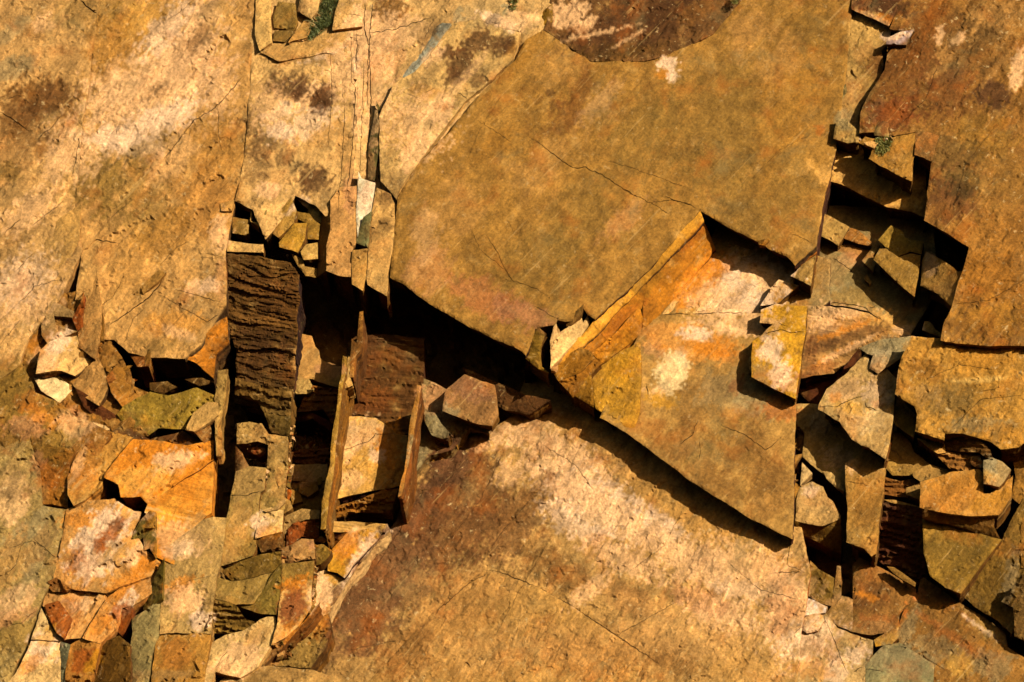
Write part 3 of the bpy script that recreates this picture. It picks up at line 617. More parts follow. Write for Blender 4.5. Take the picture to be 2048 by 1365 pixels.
# ---------------------------------------------------------------- cracks
crack('c7', '820,780 950,860 1060,930', 0.7); crack('c7', '1165,890 1270,960 1360,1035 1450,1095 1530,1090 1640,1140 1780,1230 1950,1320', 1.1)
crack('f', '1300,406 1345,400 1385,410', .8); crack('f', '1210,320 1260,335 1330,360 1385,380', .6); crack('c8', '730,0 860,60 930,95 1010,150', .8); crack('c8', '980,40 1080,75 1165,108', 1.2)
crack('c8', '-90,260 -20,360 10,430 70,540 150,565 220,590 290,640', .8); crack('c8', '20,530 70,545', .6); crack('c8', '200,690 250,710 330,765', .8)
crack('f', '940,455 960,500 1010,540 1022,560', .6); crack('f', '1010,430 1030,470', .4)
crack('f', '968,1140 1000,1145 1060,1168 1140,1210 1200,1250 1230,1270 1320,1330', 1.3); crack('f', '985,1142 940,1165 900,1200 850,1240', .9); crack('f', '1085,890 1150,930 1190,985', .8)
crack('f', '1225,1275 1290,1240 1360,1200', .7); crack('f', '1580,1080 1575,1130 1610,1145', .8); crack('f', '900,1190 870,1230', .7); crack('f', '700,1300 800,1280', .5)
crack('c1', '1390,430 1350,470 1240,600 1100,690 930,910', 1.2); crack('c1', '460,10 520,60 570,95', 2.2); crack('c1', '1240,620 1242,760 1265,880', .7)
crack('c2', '920,430 1050,510 1180,580 1270,520', 1.0); crack('c2', '1000,400 1130,430 1250,470', 1.0); crack('c2', '550,280 545,440', .9); crack('c2', '620,600 740,520 850,440 900,380 940,290', 1.6); crack('c2', '1130,215 1280,220', .6)
crack('c2', '430,165 500,160 540,115 665,130', 1.8); crack('c1', '540,350 580,345', .7); crack('c3', '940,840 1100,780 1200,760', .5)
crack('c7', '100,0 90,180 120,300 110,700', 1.3); crack('c7', '120,215 300,190 540,110', 1.1); crack('c7', '0,95 90,100', .8); crack('c7', '0,230 85,232', .8); crack('c7', '10,230 8,520 60,640', .8)
crack('c7', '360,610 450,640', .7); crack('c7', '700,600 760,640', 1.1); crack('c7', '490,600 560,570', .7); crack('c7', '560,90 480,260', .6)
crack('c4', '40,560 200,590', .6); crack('c5', '1070,770 1200,720 1290,690 1330,640 1480,640', .9); crack('c5', '240,1105 350,1105 460,1070', 1.0)
crack('c6', '240,605 400,580 545,540', 1.0); crack('c3', '190,1120 350,1130', 1.2); crack('c3', '460,1115 570,1140', 1.2); crack('c6', '120,1250 200,1130', .6)
crack('c8', '960,740 1180,735 1320,730 1470,730', 1.2); crack('c8', '870,1160 880,1220', 1.3); crack('c8', '1560,860 1660,830 1740,850 1800,840', 1.3); crack('c8', '1650,790 1700,810', .8)
crack('f', '1395,840 1385,870 1360,890', .9); crack('f', '1440,850 1490,870 1530,900 1560,880', 1.0); crack('f', '1400,880 1400,920', .6)
crack('c10', '120,480 290,550', .7); crack('c10', '440,670 520,710 600,780', 1.1); crack('c10', '530,520 640,590 720,610', 1.2); crack('c10', '390,1005 600,1020 720,1060 790,1020', 1.1); crack('c10', '305,560 310,700', 1.1)
crack('c11', '340,580 480,580 600,520 690,500', 1.0); crack('c11', '690,540 700,580 780,610', 1.5); crack('c11', '1560,470 1700,440', .7); crack('c11', '540,1150 640,1160 720,1190', .6); crack('c11', '870,900 930,930 990,1000', 1.0)
crack('c12', '0,545 220,540', .9); crack('c12', '590,980 600,760 605,640', 1.0); crack('c12', '360,840 430,1000 550,1300', 1.0); crack('c12', '500,960 700,1060', .8); crack('c12', '670,1260 800,1285', .9); crack('c12', '930,1080 1100,1160 1300,1290', .8)
crack('c12', '150,1010 200,950', .8); crack('c12', '600,1285 660,1250', 1.1); crack('c9', '1130,830 1210,832', .6); crack('c9', '1560,600 1570,800', .5); crack('c10', '1680,1325 1896,1330', 1.2)
crack('c1', '0,640 60,670 150,740', 1.6); crack('c1', '200,800 300,720 360,640', .8); crack('c1', '40,560 110,545 180,600', .8); crack('c1', '545,150 530,270 515,400', 1.0); crack('c1', '510,410 480,600 470,720', .8)
crack('c1', '470,735 440,850 410,1020', .9); crack('c1', '620,1250 700,1180 760,1130', .6); crack('c1', '1100,0 1040,60 960,110', .6); crack('c2', '20,80 120,-10', 1.2); crack('c2', '100,480 200,380 330,340', .9); crack('c2', '80,300 200,180', .7)
crack('c2', '560,500 640,440 700,330', .7); crack('c2', '700,720 760,560 830,500', .7); crack('c2', '900,270 1000,160 1100,110', .7); crack('c3', '60,600 180,560 250,600', .8); crack('c3', '20,760 90,700 130,560', .7); crack('c3', '0,1040 120,1030 200,960', .9)
crack('f', '1230,700 1180,640', .5); crack('f', '1640,260 1560,300 1500,360', .4); crack('f', '1010,180 960,260 930,330', .4); crack('f', '1450,1120 1520,1180 1600,1200', .7); crack('f', '1370,1010 1330,1090 1250,1150', .6); crack('f', '1060,1000 1000,1070 960,1130', .6)
crack('f', '1880,120 1850,200 1800,250', .7); crack('f', '2000,240 1930,330 1900,440', .6); crack('f', '2048,560 1980,600 1900,610', .7); crack('f', '1850,760 1920,730 2000,740', .7); crack('f', '1900,860 1960,800 2048,790', .7)
crack('f', '714,60 710,200 702,330 690,400', 1.1); crack('f', '746,0 738,90 742,200 736,300', 1.3); crack('f', '690,200 684,330 676,430', .9); crack('f', '660,90 664,200 655,300', .7); crack('f', '760,230 752,300 764,400', .9); crack('f', '728,120 724,240 718,380', .8)
crack('f', '1010,900 960,1000 900,1080', .6); crack('f', '860,960 800,1060 740,1150', .6); crack('f', '1100,1080 1040,1180 980,1290', .5)
crack('f', '60,455 130,400', .8); crack('f', '0,690 40,640', .7); crack('c2', '0,360 60,370', .6); crack('c3', '0,490 40,492', .8); crack('c3', '180,540 320,660', 1.0)

# ---------------------------------------------------------------- the cliff itself: deep rock behind the blocks, and the face around them
def cliff_sheet():
    xs = np.concatenate([np.arange(-1900, -160, 30), np.arange(-160, 2210, 11), np.arange(2210, 4000, 30)])
    ys = np.concatenate([np.arange(-1700, -160, 30), np.arange(-160, 1530, 11), np.arange(1530, 3000, 30)])
    X, Y = np.meshgrid(xs, ys); x = X.ravel().astype(float); y = Y.ravel().astype(float)
    jx = 3*fbm(x/30, y/30, 90, 2); jy = 3*fbm(x/30+7, y/30, 91, 2)
    x = x+jx; y = y+jy
    e = np.maximum(np.maximum(-x, x-2048), np.maximum(-y, y-1365))
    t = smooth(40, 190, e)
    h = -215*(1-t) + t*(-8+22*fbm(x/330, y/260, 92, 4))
    u = x*0.64-y*0.77; w = x*0.77+y*0.64
    q = fbm(u/300, w/120, 93, 4)*3.0; fr = q-np.floor(q)
    h = h + 14*(np.floor(q)+smooth(0, .15, fr)) + 7*fbm(x/60, y/60, 94, 4) + 3*fbm(x/16, y/16, 95, 3)
    W = ray_point(x, y, h)
    C = colour_at(x, y, base_of(PAL['tan']), 3, 1.2)*(1-0.45*(1-t))[:, None]  # deep rock coloured darker, shade of the hollows put into the colour
    nx = len(xs); ny = len(ys)
    i = np.arange(nx*ny).reshape(ny, nx)
    F = np.stack([i[:-1, :-1], i[1:, :-1], i[1:, 1:], i[:-1, 1:]], -1).reshape(-1, 4)
    me = bpy.data.meshes.new('cliff_face'); me.from_pydata(W.tolist(), [], F.tolist())
    at = me.attributes.new('rock_colour', 'FLOAT_COLOR', 'POINT')
    at.data.foreach_set('color', np.concatenate([C, np.ones((len(C), 1))], 1).astype(np.float32).ravel())
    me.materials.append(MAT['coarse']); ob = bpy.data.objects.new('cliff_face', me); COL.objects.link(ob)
    ob['kind'] = 'structure'
cliff_sheet()

R = rock
G1 = 'small broken rocks packed under the lichened column'
# ---------------------------------------------------------------- far left
R('rock_plate', 'rock plate', 'mottled cream and brown rock plate filling the upper left corner of the cliff', 'f',
  '-140,-140 215,-140 192,50 181,140 165,253 150,420 165,500 120,600 85,640 55,680 40,730 0,760 -140,760', -1, .02, .0, (214, 160, 96), mat='coarse', sp=5.5, step=4)
R('rock_plate', 'rock plate', 'large tan rock plate with a diagonal crack, dark rubble hollow under its lower edge', 'f',
  '190,-140 512,-140 510,60 503,110 498,210 490,300 478,370 468,412 452,500 453,560 452,612 429,647 400,690 369,718 303,716 257,705 228,680 205,680 203,615 185,640 167,586 150,600 165,500 150,420 165,253 181,140',
  -4, .0, .0, (212, 156, 90), side='dkb', sp=5.5, step=3.5, thick=110,
  more=[('c2', '1050,790,-4 1225,588,-4 1292,550,-20 1302,700,-62 1230,760,-66 1215,900,-95 1110,815,-46', 0, 0, 0, (196, 124, 46))])
R('rock_slab', 'rock slab', 'broken brown rock behind the small blocks of the left hollow', 'c2', '60,500 240,440 480,400 600,520 640,700 700,800 745,900 760,980 690,1060 850,1230 600,1240 400,1200 150,1100 100,800', -34, .05, -.1, (170, 118, 58), mat='coarse', step=6, rough=3)
R('rock_ledge', 'rock ledge', 'narrow tan ledge with a dark groove slanting down the left edge of the cliff', 'c1', '-300,1420 80,1220 250,1070 330,1045 395,1050 330,1130 160,1290 20,1420 -300,1600', -9, .10, .04, 'crm', sp=6, thick=40)
R('rock_ledge', 'rock ledge', 'pale slanting ledge just below the groove at left, left of the cracked tan plate', 'c1', '230,1365 340,1240 460,1155 450,1365 340,1600 200,1700 60,1700', 4, .16, .0, (214, 160, 90), sp=6, thick=40)
R('rock_block', 'rock block', 'stepped tan block with two dark notches and a rust side, left of the cracked plate', 'c2', '240,480 300,462 420,520 412,555 310,548 318,600 440,632 270,705 232,655', 12, .12, -.05, 'gry', thick=60,
  more=[('c2', '412,560,2 478,412,22 472,605,8 438,632,0', 0, 0, 0, 'rst')])
R('rock_fin', 'rock fin', 'smooth tan fin standing upright beside the notched block on the left', 'c2', '478,412 552,300 580,500 566,690 540,790 450,730 440,640 472,600', 10, .38, .0, 'tan', thick=70)
R('rock_slab', 'rock slab', 'bright cream slab under the notched block with a dark broken lower edge', 'c2', '270,700 440,628 455,700 540,790 425,888 350,858 205,872 232,740', 8, -.25, .10, (232, 176, 104), side='dkb', thick=46)
R('rock_slab', 'rock slab', 'small cream rock tucked under the dark edge of the bright cream slab', 'c2', '190,900 330,885 420,960 340,1040 230,970', -30, -.2, .1, (240, 196, 130), side='brn')
R('rock_block', 'rock block', 'rounded mottled green and brown rock at the left edge, halfway down', 'c2', '-300,700 10,740 110,790 170,900 200,980 340,1040 430,1120 530,1150 430,1290 300,1340 170,1330 0,1300 -300,1330', -30, .0, -.05, (176, 130, 66), mat='coarse', bow=14, step=4, thick=110)
R('rock_block', 'rock block', 'tan wedge of rock at the left, between the bright slab and the olive ledge', 'c2', '420,890 560,780 605,880 612,960 565,1060 480,1010 415,940', -14, .25, .05, 'tan', side='dkb')
R('rock_block', 'rock block', 'brown wedge of rock above the olive ledge, under the dark hollow', 'c2', '600,830 740,850 760,950 860,985 700,1070 630,980', -26, -.3, .1, (170, 116, 52), side='dkb')
R('rock_block', 'rock block', 'small dark brown chunk caught at the top of the rubble hollow on the left', 'c2', '735,770 850,735 850,830 780,835', -6, .3, .1, (150, 92, 42))
R('rock_block', 'rock block', 'rust brown rubble strip running down beside the tan wedge on the left', 'c2', '430,960 520,1010 600,1075 660,1110 640,1200 560,1140 470,1060', -34, .1, -.4, (128, 76, 36), mat='coarse')
R('rock_ledge', 'rock ledge', 'olive brown ledge jutting below the dark hollow on the left', 'c2', '700,1060 850,975 960,1000 1120,955 1250,1010 1180,1090 1060,1190 900,1185 850,1225 700,1150 665,1105', -22, .0, -.30, (176, 138, 60), side=(70, 46, 22), mat='coarse', step=3, thick=80)
R('rock_chip', 'rock chip', 'small brown wedge lying in the black hollow above the olive ledge', 'c2', '848,925 950,920 1008,952 930,992 850,965', -32, .1, -.2, (128, 90, 42), thick=30)
R('rock_chip', 'rock chip', 'flat dark sliver at the right end of the black hollow', 'c2', '1050,905 1150,900 1215,925 1140,950', -50, .1, -.2, (120, 84, 40), thick=30)
R('rock_block', 'rock block', 'pale wedge of rock beside the olive ledge, left of the long black gap', 'c2', '1055,1195 1100,1100 1180,1035 1240,1040 1240,1110 1110,1205', 6, .05, .15, (206, 156, 90), side='brn', more=[('c2', '1110,1205 1190,1150 1222,1290 1180,1300', -24, -.3, -.3, 'brn')])
R('rock_column', 'rock column', 'thin pale rock sliver along the left side of the long black gap', 'c2', '1240,860 1290,850 1282,960 1262,1100 1235,1170 1228,1340 1222,1170 1220,1000', 0, .1, 0, (190, 146, 82), thick=50)
R('rock_block', 'rock block', 'rubble brown rock filling between the olive ledge and the orange slab on the left', 'c2', '640,1200 700,1160 850,1250 1040,1200 1190,1290 1150,1320 930,1300 800,1320 700,1300', -60, 0, -.3, (120, 78, 36), mat='coarse')
R('rock_slab', 'rock slab', 'vivid orange and cream slab with dark hollows under its lower left edge', 'c3', '600,170 690,60 760,-20 930,-5 1060,20 1215,-10 1215,100 1000,240 840,352 800,312 690,312 672,240 590,200', 0, -.10, .05, 'org', side=(170, 106, 40), step=2, thick=60)
R('rock_slab', 'rock slab', 'orange striped slab running down to the foot of the long black gap', 'c3', '838,352 1000,240 1215,95 1205,400 1150,440 1040,525 1000,700 880,650 888,440 820,400', -12, -.12, .08, (224, 148, 62), mat='strata', step=2)
R('rock_slab', 'rock slab', 'tan and orange slab left of the vivid orange slab', 'c3', '385,200 430,80 520,-100 640,-60 760,-30 690,60 600,170 580,250 480,330 420,360 385,300', -14, -.05, .12, (206, 146, 72), step=3)
R('rock_block', 'rock block', 'rust and olive broken block between the grey plate and tan orange slab at left', 'c3', '150,-60 300,20 430,40 400,110 390,250 385,380 300,350 240,355 230,150', -22, .2, -.15, (172, 116, 50), mat='coarse', step=3)
R('rock_block', 'rock block', 'dark brown broken rock above the rust and olive block at the left', 'c2', '160,1240 300,1200 420,1270 520,1150 640,1210 560,1340 480,1500 400,1365 250,1380', -20, .1, -.1, (176, 120, 60), mat='coarse', step=3)
R('rock_plate', 'rock plate', 'grey and cream mottled plate along the lower left edge of the photo', 'c3', '-320,-140 60,-60 170,-20 230,150 240,360 375,385 350,600 300,770 225,930 150,1160 60,1330 20,1700 -320,1700', -5, -.03, .03, (186, 148, 88), mat='coarse', step=4, sp=5.5)
R('rock_slab', 'rock slab', 'white and rust stained slab in the lower left, under the hollow of the orange slab', 'c3', '375,385 480,330 650,320 760,390 800,395 740,555 790,545 820,600 870,640 935,655 860,760 740,800 600,860 400,832 290,770 340,620', -8, -.02, .04, (226, 160, 88), bow=10, step=2, mat='coarse')
R('rock_fin', 'rock fin', 'olive spike of rock standing out of the white and rust slab', 'c3', '735,560 800,440 850,390 885,395 884,655 850,600 820,615 815,540 770,575', 16, .55, 0, (150, 122, 62), thick=40, jamp=.5)
R('rock_block', 'rock block', 'cream and rust block below the white rust slab with a red brown side', 'c3', '290,780 400,832 600,850 590,900 540,1000 465,1115 400,1120 350,1125 300,1060 240,930', -14, .05, .1, (222, 158, 90), step=2, more=[('c3', '250,930,-6 330,900,-14 412,1000,0 365,1115,10 318,1085,4', 0, 0, 0, (166, 96, 40))])
R('rock_block', 'rock block', 'cream wedge at the lower left below the red brown sided block', 'c3', '180,1120 235,945 300,1070 355,1130', -4, -.1, .1, (232, 184, 116), thick=60)
R('rock_slab', 'rock slab', 'slanting orange and cream slab between the white rust slab and the tall tan column', 'c3', '465,1115 600,890 740,790 860,740 935,660 860,860 760,930 700,940 660,1060 570,1145', 0, -.06, .06, (226, 156, 84), step=2, more=[('c3', '655,1065 700,945 762,930 750,985 685,1095', -6, .5, -.1, (172, 100, 40))])
R('rock_fin', 'rock fin', 'dark olive triangular fin left of the tall tan column', 'c3', '815,950 862,800 936,655 922,880 832,962', 8, .9, 0, (150, 124, 58), thick=50, jamp=.5)
R('rock_column', 'rock column', 'tall tan column with a cream corner, left of the long black gap', 'c3', '936,655 945,600 1040,525 1150,440 1215,425 1290,432 1270,600 1225,820 1200,1092 1000,1085 905,1090 918,880', 6, .0, .02, (196, 152, 90), step=2)
R('rock_block', 'rock block', 'plain ochre block at the bottom left edge under the tall tan column', 'c3', '890,1092 1140,1088 1200,1095 1160,1365 1150,1700 840,1700 860,1365', 10, .02, .04, (192, 136, 66), step=1)
R('rock_block', 'rock block', 'grey rounded block beside the plain ochre block at the bottom', 'c3', '750,1000 830,955 918,880 905,1090 870,1180 845,1365 830,1700 730,1700 740,1180 750,1100', -2, .12, .0, (160, 134, 84), bow=5)
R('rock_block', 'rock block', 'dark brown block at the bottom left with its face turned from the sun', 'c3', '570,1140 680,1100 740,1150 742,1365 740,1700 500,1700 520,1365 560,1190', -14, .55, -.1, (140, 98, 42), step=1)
R('rock_block', 'rock block', 'rust faced block at the bottom left between two pale ones', 'c3', '380,1180 400,1150 465,1118 575,1142 560,1190 520,1365 500,1700 340,1700 370,1365', -3, .15, .0, (190, 128, 62), step=2)
R('rock_block', 'rock block', 'pale cream block at the very bottom left with yellow veins', 'c3', '180,1130 350,1130 352,1180 345,1365 330,1700 -40,1700 50,1365 110,1280', 0, -.12, .0, (236, 184, 114), step=2)
R('rock_column', 'rock column', 'thin blue grey strip of rock between the cream and rust blocks at the bottom', 'c3', '345,1130 400,1150 378,1260 370,1365 345,1700 325,1700 345,1365', -6, .5, 0, (150, 136, 96), thick=40)
# ---------------------------------------------------------------- lichened columns, top
R('rock_plate', 'rock plate', 'cream fractured rock along the top edge left of the great slab', 'f', '500,-150 1135,-150 1110,30 1080,75 900,260 835,330 792,395 792,450 780,552 720,420 650,420 640,330 500,300', -6, 0, .0, (222, 170, 104), step=2.5, mat='coarse')
R('rock_column', 'rock column', 'broad cream column blotched with purple brown lichen, left of the tan columns', 'f', '503,118 517,102 545,90 612,84 655,70 705,56 714,150 714,260 705,350 692,420 650,434 632,412 590,392 575,425 560,445 530,480 505,420 470,402 478,370 490,300 498,205', 0, .02, .02, (226, 172, 104), mat='coarse', step=2.5, side='dkb', thick=60)
R('rock_column', 'rock column', 'narrow pale rock strip at the top edge, well left of the grass', 'c1', '1462,-300 1545,-300 1540,100 1545,245 1475,290 1450,200', 6, .1, .05, (232, 178, 104), step=1, thick=60)
R('rock_block', 'rock block', 'small squared tan rock left of the grass tuft at the top', 'c1', '1550,100 1580,10 1680,20 1690,120 1670,180 1560,160', 8, .2, -.1, (176, 134, 70), thick=40)
R('rock_block', 'rock block', 'small flat rock below the squared one, left of the grass tuft', 'c1', '1560,180 1660,175 1680,190 1620,240 1550,235', 5, .1, .0, (160, 122, 66), thick=30)
R('rock_block', 'rock block', 'slanting tan wedge directly left of the grass tuft', 'c1', '1690,170 1750,90 1800,110 1750,210 1640,245', 7, -.1, .1, (206, 152, 84), thick=30)
R('rock_block', 'rock block', 'rounded tan rock above the grass tuft at the top edge', 'c1', '1690,70 1720,-60 1830,-80 1810,60 1770,110', 8, .0, .1, (222, 170, 104), bow=8, thick=40)
R('rock_block', 'rock block', 'cream cracked block right of the grass tuft', 'c1', '1910,60 1960,-120 2060,-100 2060,150 1975,160 1890,175 1895,120', 8, -.1, .05, (228, 174, 104), thick=40)
R('rock_block', 'rock block', 'tan capping rock along the top of the lichened column under the grass', 'c1', '1545,250 1720,240 1890,180 1975,160 1990,330 1850,300 1700,330 1590,350 1480,300', 1, -.02, .05, (216, 162, 94), thick=30, step=1)
# little blocks under the column
R('rock_block', 'rock block', 'smooth pointed tan block hanging under the lichened column', 'c4', '505,372 560,290 690,132 735,235 705,330 600,442', 2, .12, -.1, (196, 146, 74), side='drk', thick=50, group=G1, jamp=.7)
R('rock_block', 'rock block', 'small grey pointed chip under the lichened column beside the pointed tan block', 'c4', '430,310 505,222 500,372 440,345', -2, .35, -.1, (170, 138, 80), side='drk', thick=40, group=G1, jamp=.6)
R('rock_block', 'rock block', 'cream chip directly under the lower left corner of the lichened column', 'c4', '268,145 395,190 385,310 430,320 440,345 380,310 385,200 270,160', -8, .1, 0, (214, 164, 92), thick=30, group=G1)
R('rock_block', 'rock block', 'small square block with two cracks below the black notch, left of the pointed block', 'c4', '240,285 375,302 368,408 340,420 248,405', -14, .05, -.1, (176, 132, 68), side='drk', thick=30, group=G1, jamp=.6)
R('rock_block', 'rock block', 'little cream block against the edge of the cracked tan plate, left of the black notch', 'c4', '152,178 262,150 240,240 158,238', -2, 0, .1, (222, 170, 98), side='drk', thick=30, group=G1, jamp=.6)
R('rock_block', 'rock block', 'long cream block lying just above the dark layered face', 'c4', '205,455 385,488 480,492 482,556 330,545 208,545', -10, -.05, .1, (226, 172, 100), side='drk', thick=30, group=G1, jamp=.6)
R('rock_block', 'rock block', 'golden squarish block left of the tan column, under the black cleft', 'c4', '598,480 715,330 812,325 800,445 742,552 600,512', -2, .0, .0, (202, 148, 62), side='drk', thick=44, group=G1, jamp=.7)
R('rock_block', 'rock block', 'grey tan rock between the golden block and the tan column', 'c4', '720,240 830,255 880,320 910,340 905,450 820,450 812,325 730,290', -18, .1, -.1, (178, 132, 62), mat='coarse', side='drk', group=G1)
R('rock_block', 'rock block', 'gray leaning rock under the purple lichen patch right of the moss', 'c4', '700,125 790,90 925,170 915,330 830,300 820,220', -14, .15, -.2, (160, 136, 84), side='drk', thick=40, group=G1)
R('rock_block', 'rock block', 'cream wedge with a dark slot beneath, at the foot of the small rocks', 'c4', '765,545 805,490 895,472 892,600 785,608', -6, 0, .1, (220, 168, 92), side='drk', thick=36, group=G1, jamp=.6)
R('rock_block', 'rock block', 'lowest small golden rock under the cream wedge at the edge of the great shadow', 'c4', '690,565 780,600 790,655 885,672 880,742 800,730 740,650', -14, 0, -.1, (198, 148, 80), side='drk', thick=30, group=G1, jamp=.7)
# tan columns left of the great slab
R('rock_column', 'rock column', 'smooth pinkish tan column overhanging the great shadow, left of the blue grey spear', 'c4', '985,150 1055,60 1190,40 1185,480 1160,530 1150,700 1145,740 1060,730 955,690 960,500 985,400', 12, .0, .0, (218, 158, 92), side='drk', thick=110, step=1.5,
  more=[('c4', '885,735,-22 900,420,-22 925,230,-22 985,150,8 985,400,8 958,690,8', 0, 0, 0, (176, 122, 56))])
R('rock_column', 'rock column', 'narrow tan column with a pointed foot under the blue grey spear', 'c4', '1155,535 1272,520 1258,745 1235,842 1150,795', 16, .0, .0, (208, 152, 82), side='drk', thick=110, jamp=.6, step=1)
R('rock_column', 'rock column', 'white upright sliver of rock between the tan columns', 'c4', '1200,-60 1225,-10 1330,25 1302,235 1240,285 1195,430 1185,300', 12, -.1, 0, (248, 214, 156), thick=50, jamp=.6, step=0)
R('rock_fin', 'rock fin', 'blue grey spear point below the white sliver with a black hole at its foot', 'c4', '1195,435 1240,285 1302,235 1285,400 1272,510 1215,490 1165,475', 20, .4, -.15, (160, 146, 92), side='drk', thick=60, jamp=.5, step=0)
R('rock_column', 'rock column', 'tan column with grey stains hugging the left edge of the great slab', 'c4', '1302,235 1340,60 1450,110 1472,180 1480,300 1462,520 1430,700 1418,885 1270,800 1262,745 1280,500', 14, .0, .0, (216, 162, 94), side='drk', thick=100, step=1.5)
R('rock_fin', 'rock fin', 'slim grey spindle shaped sliver of rock standing in the crack left of the great slab', 'c7', '118,960 150,800 175,650 188,800 185,1000 160,1178 118,1170', 9, .5, 0, (128, 112, 66), thick=40, jamp=.5, step=0)
R('rock_plate', 'rock plate', 'cream and grey lichened plate along the upper left edge of the great slab', 'c7', '285,545 420,470 560,290 660,150 840,130 935,170 1110,215 1060,385 920,520 750,660 600,850 430,1080 330,1220 300,1290 200,1180 190,760', 9, -.02, .03, (220, 170, 102), mat='coarse', step=2,
  more=[('c7', '190,730,-14 245,570,-14 520,190,-14 600,150,-12 655,150,14 560,290,14 420,470,14 290,545,14', 0, 0, 0, (196, 178, 136))])
R('rock_block', 'rock block', 'olive shadowed block at the top beside the brown lichened rock', 'c7', '1165,155 1240,90 1320,20 1312,185 1235,205 1200,210', -8, .3, -.2, (170, 124, 48), side='drk', thick=40)
R('rock_block', 'rock block', 'pale bluish rock at the top edge above the great slab', 'c7', '720,-300 1000,-300 1060,80 1150,150 1100,210 935,165 840,128 660,150', -8, 0, .05, (204, 168, 112), step=2)
R('rock_block', 'rock block', 'dark brown rock coated with lichen, overlapping the top of the great slab', 'f', '1098,30 1120,-150 1520,-150 1500,-20 1478,8 1425,70 1370,95 1330,112 1290,123 1182,123 1140,95 1088,60', -1, -.01, .03, (132, 92, 54), mat='coarse', step=4, side='drk', thick=50)
# ---------------------------------------------------------------- the great slab
GREAT = ('1085,60 1182,122 1290,122 1330,110 1372,92 1425,68 1475,8 1500,-140 1722,-140 1706,0 1692,150 1672,300 1645,420 1632,492 '
         '1590,532 1575,516 1515,484 1470,462 1398,422 1290,548 1190,640 1176,632 1165,614 1150,642 1131,645 1115,640 1110,650 1074,655 '
         '1052,712 1040,702 1022,692 1000,683 940,655 860,610 815,575 780,556 790,450 795,395 835,332 900,262 960,188 1032,118 1052,80')
R('rock_slab', 'rock slab', 'great smooth ochre slab filling the centre of the cliff, with thin cracks across it', 'f', GREAT, 3, -.022, .0, 'slb', side=(92, 58, 26), mat='slab', step=0, rough=2.0, thick=130, sp=4.6, jamp=1.2, round_=4,
  more=[('c8', '1185,125,2 1212,188,-16 870,545,-16 560,870,-16 380,1020,-16 300,1060,-16 330,930,-6 480,870,0 560,770,2 860,490,2', 0, 0, 0, (224, 156, 62)),
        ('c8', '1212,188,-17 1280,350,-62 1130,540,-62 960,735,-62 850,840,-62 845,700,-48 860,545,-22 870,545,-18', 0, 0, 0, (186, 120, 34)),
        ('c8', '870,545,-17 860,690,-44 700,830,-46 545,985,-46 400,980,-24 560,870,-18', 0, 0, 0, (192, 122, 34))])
R('rock_ledge', 'rock ledge', 'thin orange ledge stepping down along the foot of the great slab side', 'c8', '545,972,-30 700,830,-30 830,695,-30 850,770,-44 830,860,-62 720,950,-62 600,1035,-62 575,1000,-44', 0, 0, 0, (214, 140, 48), thick=50, jamp=.8)
R('rock_ledge', 'rock ledge', 'brown stepped ledge end at the lower tip of the great slab side', 'c8', '300,1060 400,975 480,930 545,965 560,1000 480,1080 350,1140', -20, -.1, -.3, (166, 112, 40), thick=50, side='drk')
R('rock_ledge', 'rock ledge', 'ochre ledge below the stepped end, right over the diagonal shadow', 'c8', '350,1140 480,1060 560,990 600,1030 520,1120 480,1190 430,1230 400,1190', -36, -.1, -.25, (176, 116, 44), thick=50, side='drk')
R('rock_block', 'rock block', 'striped olive block at the bottom point of the great slab', 'c8', '150,1000 185,900 225,810 275,850 250,900 240,960 245,1045 290,1085 230,1065', -2, .30, -.3, (156, 116, 48), mat='strata', side='drk', thick=60, jamp=.7)
R('rock_fin', 'rock fin', 'pale flame shaped shard at the bottom point of the great slab', 'c8', '300,1060 298,900 330,770 345,850 400,820 480,730 490,790 520,740 530,790 480,870 390,960', -2, -.2, .05, (242, 188, 116), thick=30, jamp=.7, step=0)
R('rock_fin', 'rock fin', 'narrow shaded spike between the pale shard and the great slab', 'c8', '390,785 440,730 497,680 485,735 430,800 395,812', 5, .5, 0, (150, 110, 58), thick=16, jamp=.4, step=0)
R('rock_chip', 'rock chip', 'orange brown tab of rock at the right end of the black overhang', 'c8', '1758,432 1800,380 1872,328 1880,372 1790,450', -26, -.3, -.2, (180, 110, 34), thick=20, jamp=.6, step=0)
R('rock_chip', 'rock chip', 'tiny leaf shaped chip stuck on the lip of the black overhang', 'c8', '1530,300 1595,288 1600,300 1570,330 1535,325', 2, .2, -.1, (170, 112, 44), thick=14, jamp=.3, step=0)
# ---------------------------------------------------------------- the recess right of the great slab's side
R('rock_slab', 'rock slab', 'broad brown and grey slab below the great slab, above the long diagonal shadow', 'f', '1255,720 1290,640 1420,480 1440,440 1660,520 1660,600 1512,740 1500,750 1592,800 1586,1080 1500,1037 1380,962 1255,866 1200,836', -60, .0, .035, (186, 138, 76), mat='slab', step=1.5, side=(92, 58, 26), thick=110, sp=4.8)
R('rock_slab', 'rock slab', 'cream and orange stained slab in the recess beneath the black overhang', 'c8', '1150,480 1272,345 1330,300 1680,430 1700,500 1610,680 1480,728 960,738 1040,640', -66, -.01, .04, (240, 182, 108), thick=20, step=1)
R('rock_block', 'rock block', 'yellow wedge shaped block at the left end of the brown and grey slab', 'c8', '530,1110 600,1045 720,955 835,900 838,1120 830,1330 790,1430 690,1370 570,1300', -54, .06, -.06, (204, 146, 58), thick=70, step=1.5, mat='coarse', side='drk')
R('rock_block', 'rock block', 'ochre broken corner above the yellow wedge, against the slab side', 'c8', '400,1190 480,1110 540,1100 560,1290 470,1240', -44, .1, -.2, (176, 122, 44), thick=60, side='drk')
